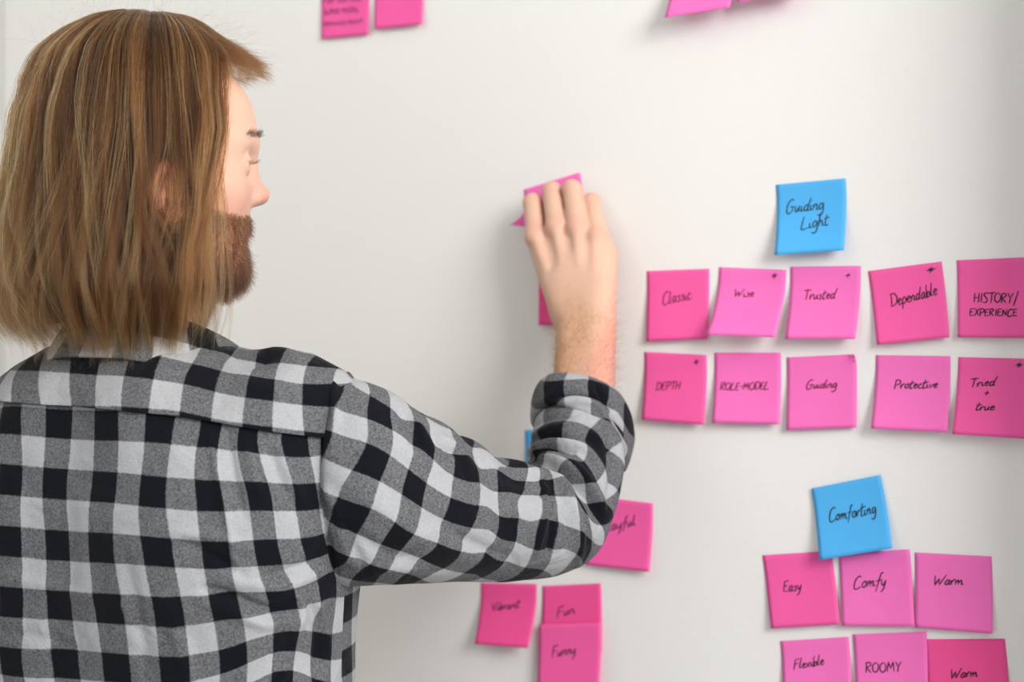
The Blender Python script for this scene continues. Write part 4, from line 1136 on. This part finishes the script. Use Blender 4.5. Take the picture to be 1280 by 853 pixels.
# fringe swept forward over the forehead, in the head frame
nf = 2600; rg = np.random.default_rng(21)
ang = rg.uniform(R(-58), R(40), nf); zr = rg.uniform(.092, .120, nf)
rt = shellpt(ang, zr, .985 - rg.uniform(0, .06, nf)); 
dr = np.stack([.85 + .1 * rg.normal(size=nf), -.15 + .55 * np.sin(ang), .02 - (.122 - zr) * 4], -1)
fp = ball_curves(rt, dr, rg.uniform(.008, .022, nf) * np.interp(zr, [.08, .10, .122], [.75, 1, .8]), 12, .05, .16, 22, .02)
# temple hair combed back and down
nt_ = 6000; ang2 = rg.uniform(R(-74), R(-46), nt_); zr2 = rg.uniform(.03, .125, nt_)
keep = np.degrees(ang2) < np.interp(zr2, [.03, .07, .10, .125], [-64, -56, -46, -30]); ang2, zr2 = ang2[keep], zr2[keep]
rt2 = shellpt(ang2, zr2, .965); dr2 = np.stack([-.45 + 0 * ang2, -.3 + 0 * ang2, -.9 + 0 * ang2], -1)
tp = ball_curves(rt2, dr2, rg.uniform(.03, .07, len(ang2)), 12, .02, .12, 23, .01)
# short flyaways on the crown
nq = 260; ang3 = rg.uniform(-math.pi, math.pi, nq); zr3 = rg.uniform(.10, .135, nq)
rt3 = shellpt(ang3, zr3, .99); dr3 = np.stack([.5 * np.cos(ang3) + .3, .5 * np.sin(ang3), .55 + 0 * ang3], -1)
yp = ball_curves(rt3, dr3, rg.uniform(.02, .05, nq), 12, .05, .3, 24, .05)
P3 = np.concatenate([fp, tp, yp])
curves_obj('short_hair', h2w(P3), np.concatenate([np.full(len(fp), .00006), np.full(len(tp), .00008), np.full(len(yp), .00004)]), np.clip(rg.normal(.3, .12, len(P3)), 0, 1), M_hair, hairm)

# beard, moustache, brows and lashes grow from the face surface
nrm = grad(headf, hv)
def pick(mask, n, seed):
    rg = np.random.default_rng(seed); ix = np.flatnonzero(mask); return rg.choice(ix, n)
x, y, z = hv.T
ay = np.abs(y)
jaw = (z < -.030 - .0) & (z > np.where(x < .055, -.135, -.112)) & (x > -.012) & (z < np.interp(x, [-.01, .02, .05, .075, .10], [-.004, -.018, -.038, -.040, -.034])) & ~((x > .074) & (ay < .018) & (z > -.066) & (z < -.052))
jaw &= ~((z < -.11) & (x < .03))
ix = pick(jaw, 22000, 31)
bd = nrm[ix] * .34 + np.array([.06, 0, -.8])
bl = np.interp(z[ix], [-.12, -.09, -.05], [.009, .012, .008]) * np.random.default_rng(3).uniform(.6, 1.3, len(ix))
bp_ = ball_curves(hv[ix], bd, bl, 8, .03, .22, 32, .08)
beard = curves_obj('beard', h2w(bp_), np.full(len(ix), .00008), np.clip(np.random.default_rng(5).normal(.34, .22, len(ix)), 0, 1), M_beard, person)
br = (np.abs(z - .0335 + (ay - .03) * .12) < .0022) & (ay > .012) & (ay < .050) & (x > .06)
ix = pick(br, 450, 33)
sgn = np.sign(y[ix])[:, None]
bp_ = ball_curves(hv[ix], nrm[ix] * .45 + np.array([-.15, 0, .25]) + sgn * np.array([0, .8, 0]), .009, 6, -.0, .15, 34)
curves_obj('eyebrow', h2w(bp_), np.full(len(ix), .00007), np.full(len(ix), .0), M_beard, person)
LV = []
for sg in (1, -1):
    for i in range(46):
        a = -1.1 + 2.2 * i / 45; LV.append(([.0725 + .0142 * math.cos(a), sg * .032 + .0142 * math.sin(a), .0075], [math.cos(a), math.sin(a), .12]))
LV2 = np.array([l[0] for l in LV]); LD = np.array([l[1] for l in LV])
curves_obj('eyelash', h2w(ball_curves(LV2, LD, .008, 6, -.08, .08, 35)), np.full(len(LV2), .00006), np.full(len(LV2), .05), M_beard, person)

# forearm hair
an = grad(handf, av)
fm = (ax_t > -.045) & (ax_t < .15)
rg = np.random.default_rng(41); ixs = np.flatnonzero(fm); pr = np.clip(.25 + tn_a[ixs], .05, 1) * np.clip((ax_t[ixs] + .045) / .06, .1, 1); ix = rg.choice(ixs, 3600, p=pr / pr.sum())
axd = (Wr - EL) / np.linalg.norm(Wr - EL)
ad = an[ix] * .28 + axd * .45 + across * .45 * rg.normal(.3, 1, (len(ix), 1))
ap = ball_curves(av[ix], ad, rg.uniform(.008, .017, len(ix)), 8, .03, .28, 42, .05)
curves_obj('arm_hair', ap, np.full(len(ix), .00006), rg.uniform(0, 1, len(ix)), M_armhair, person)
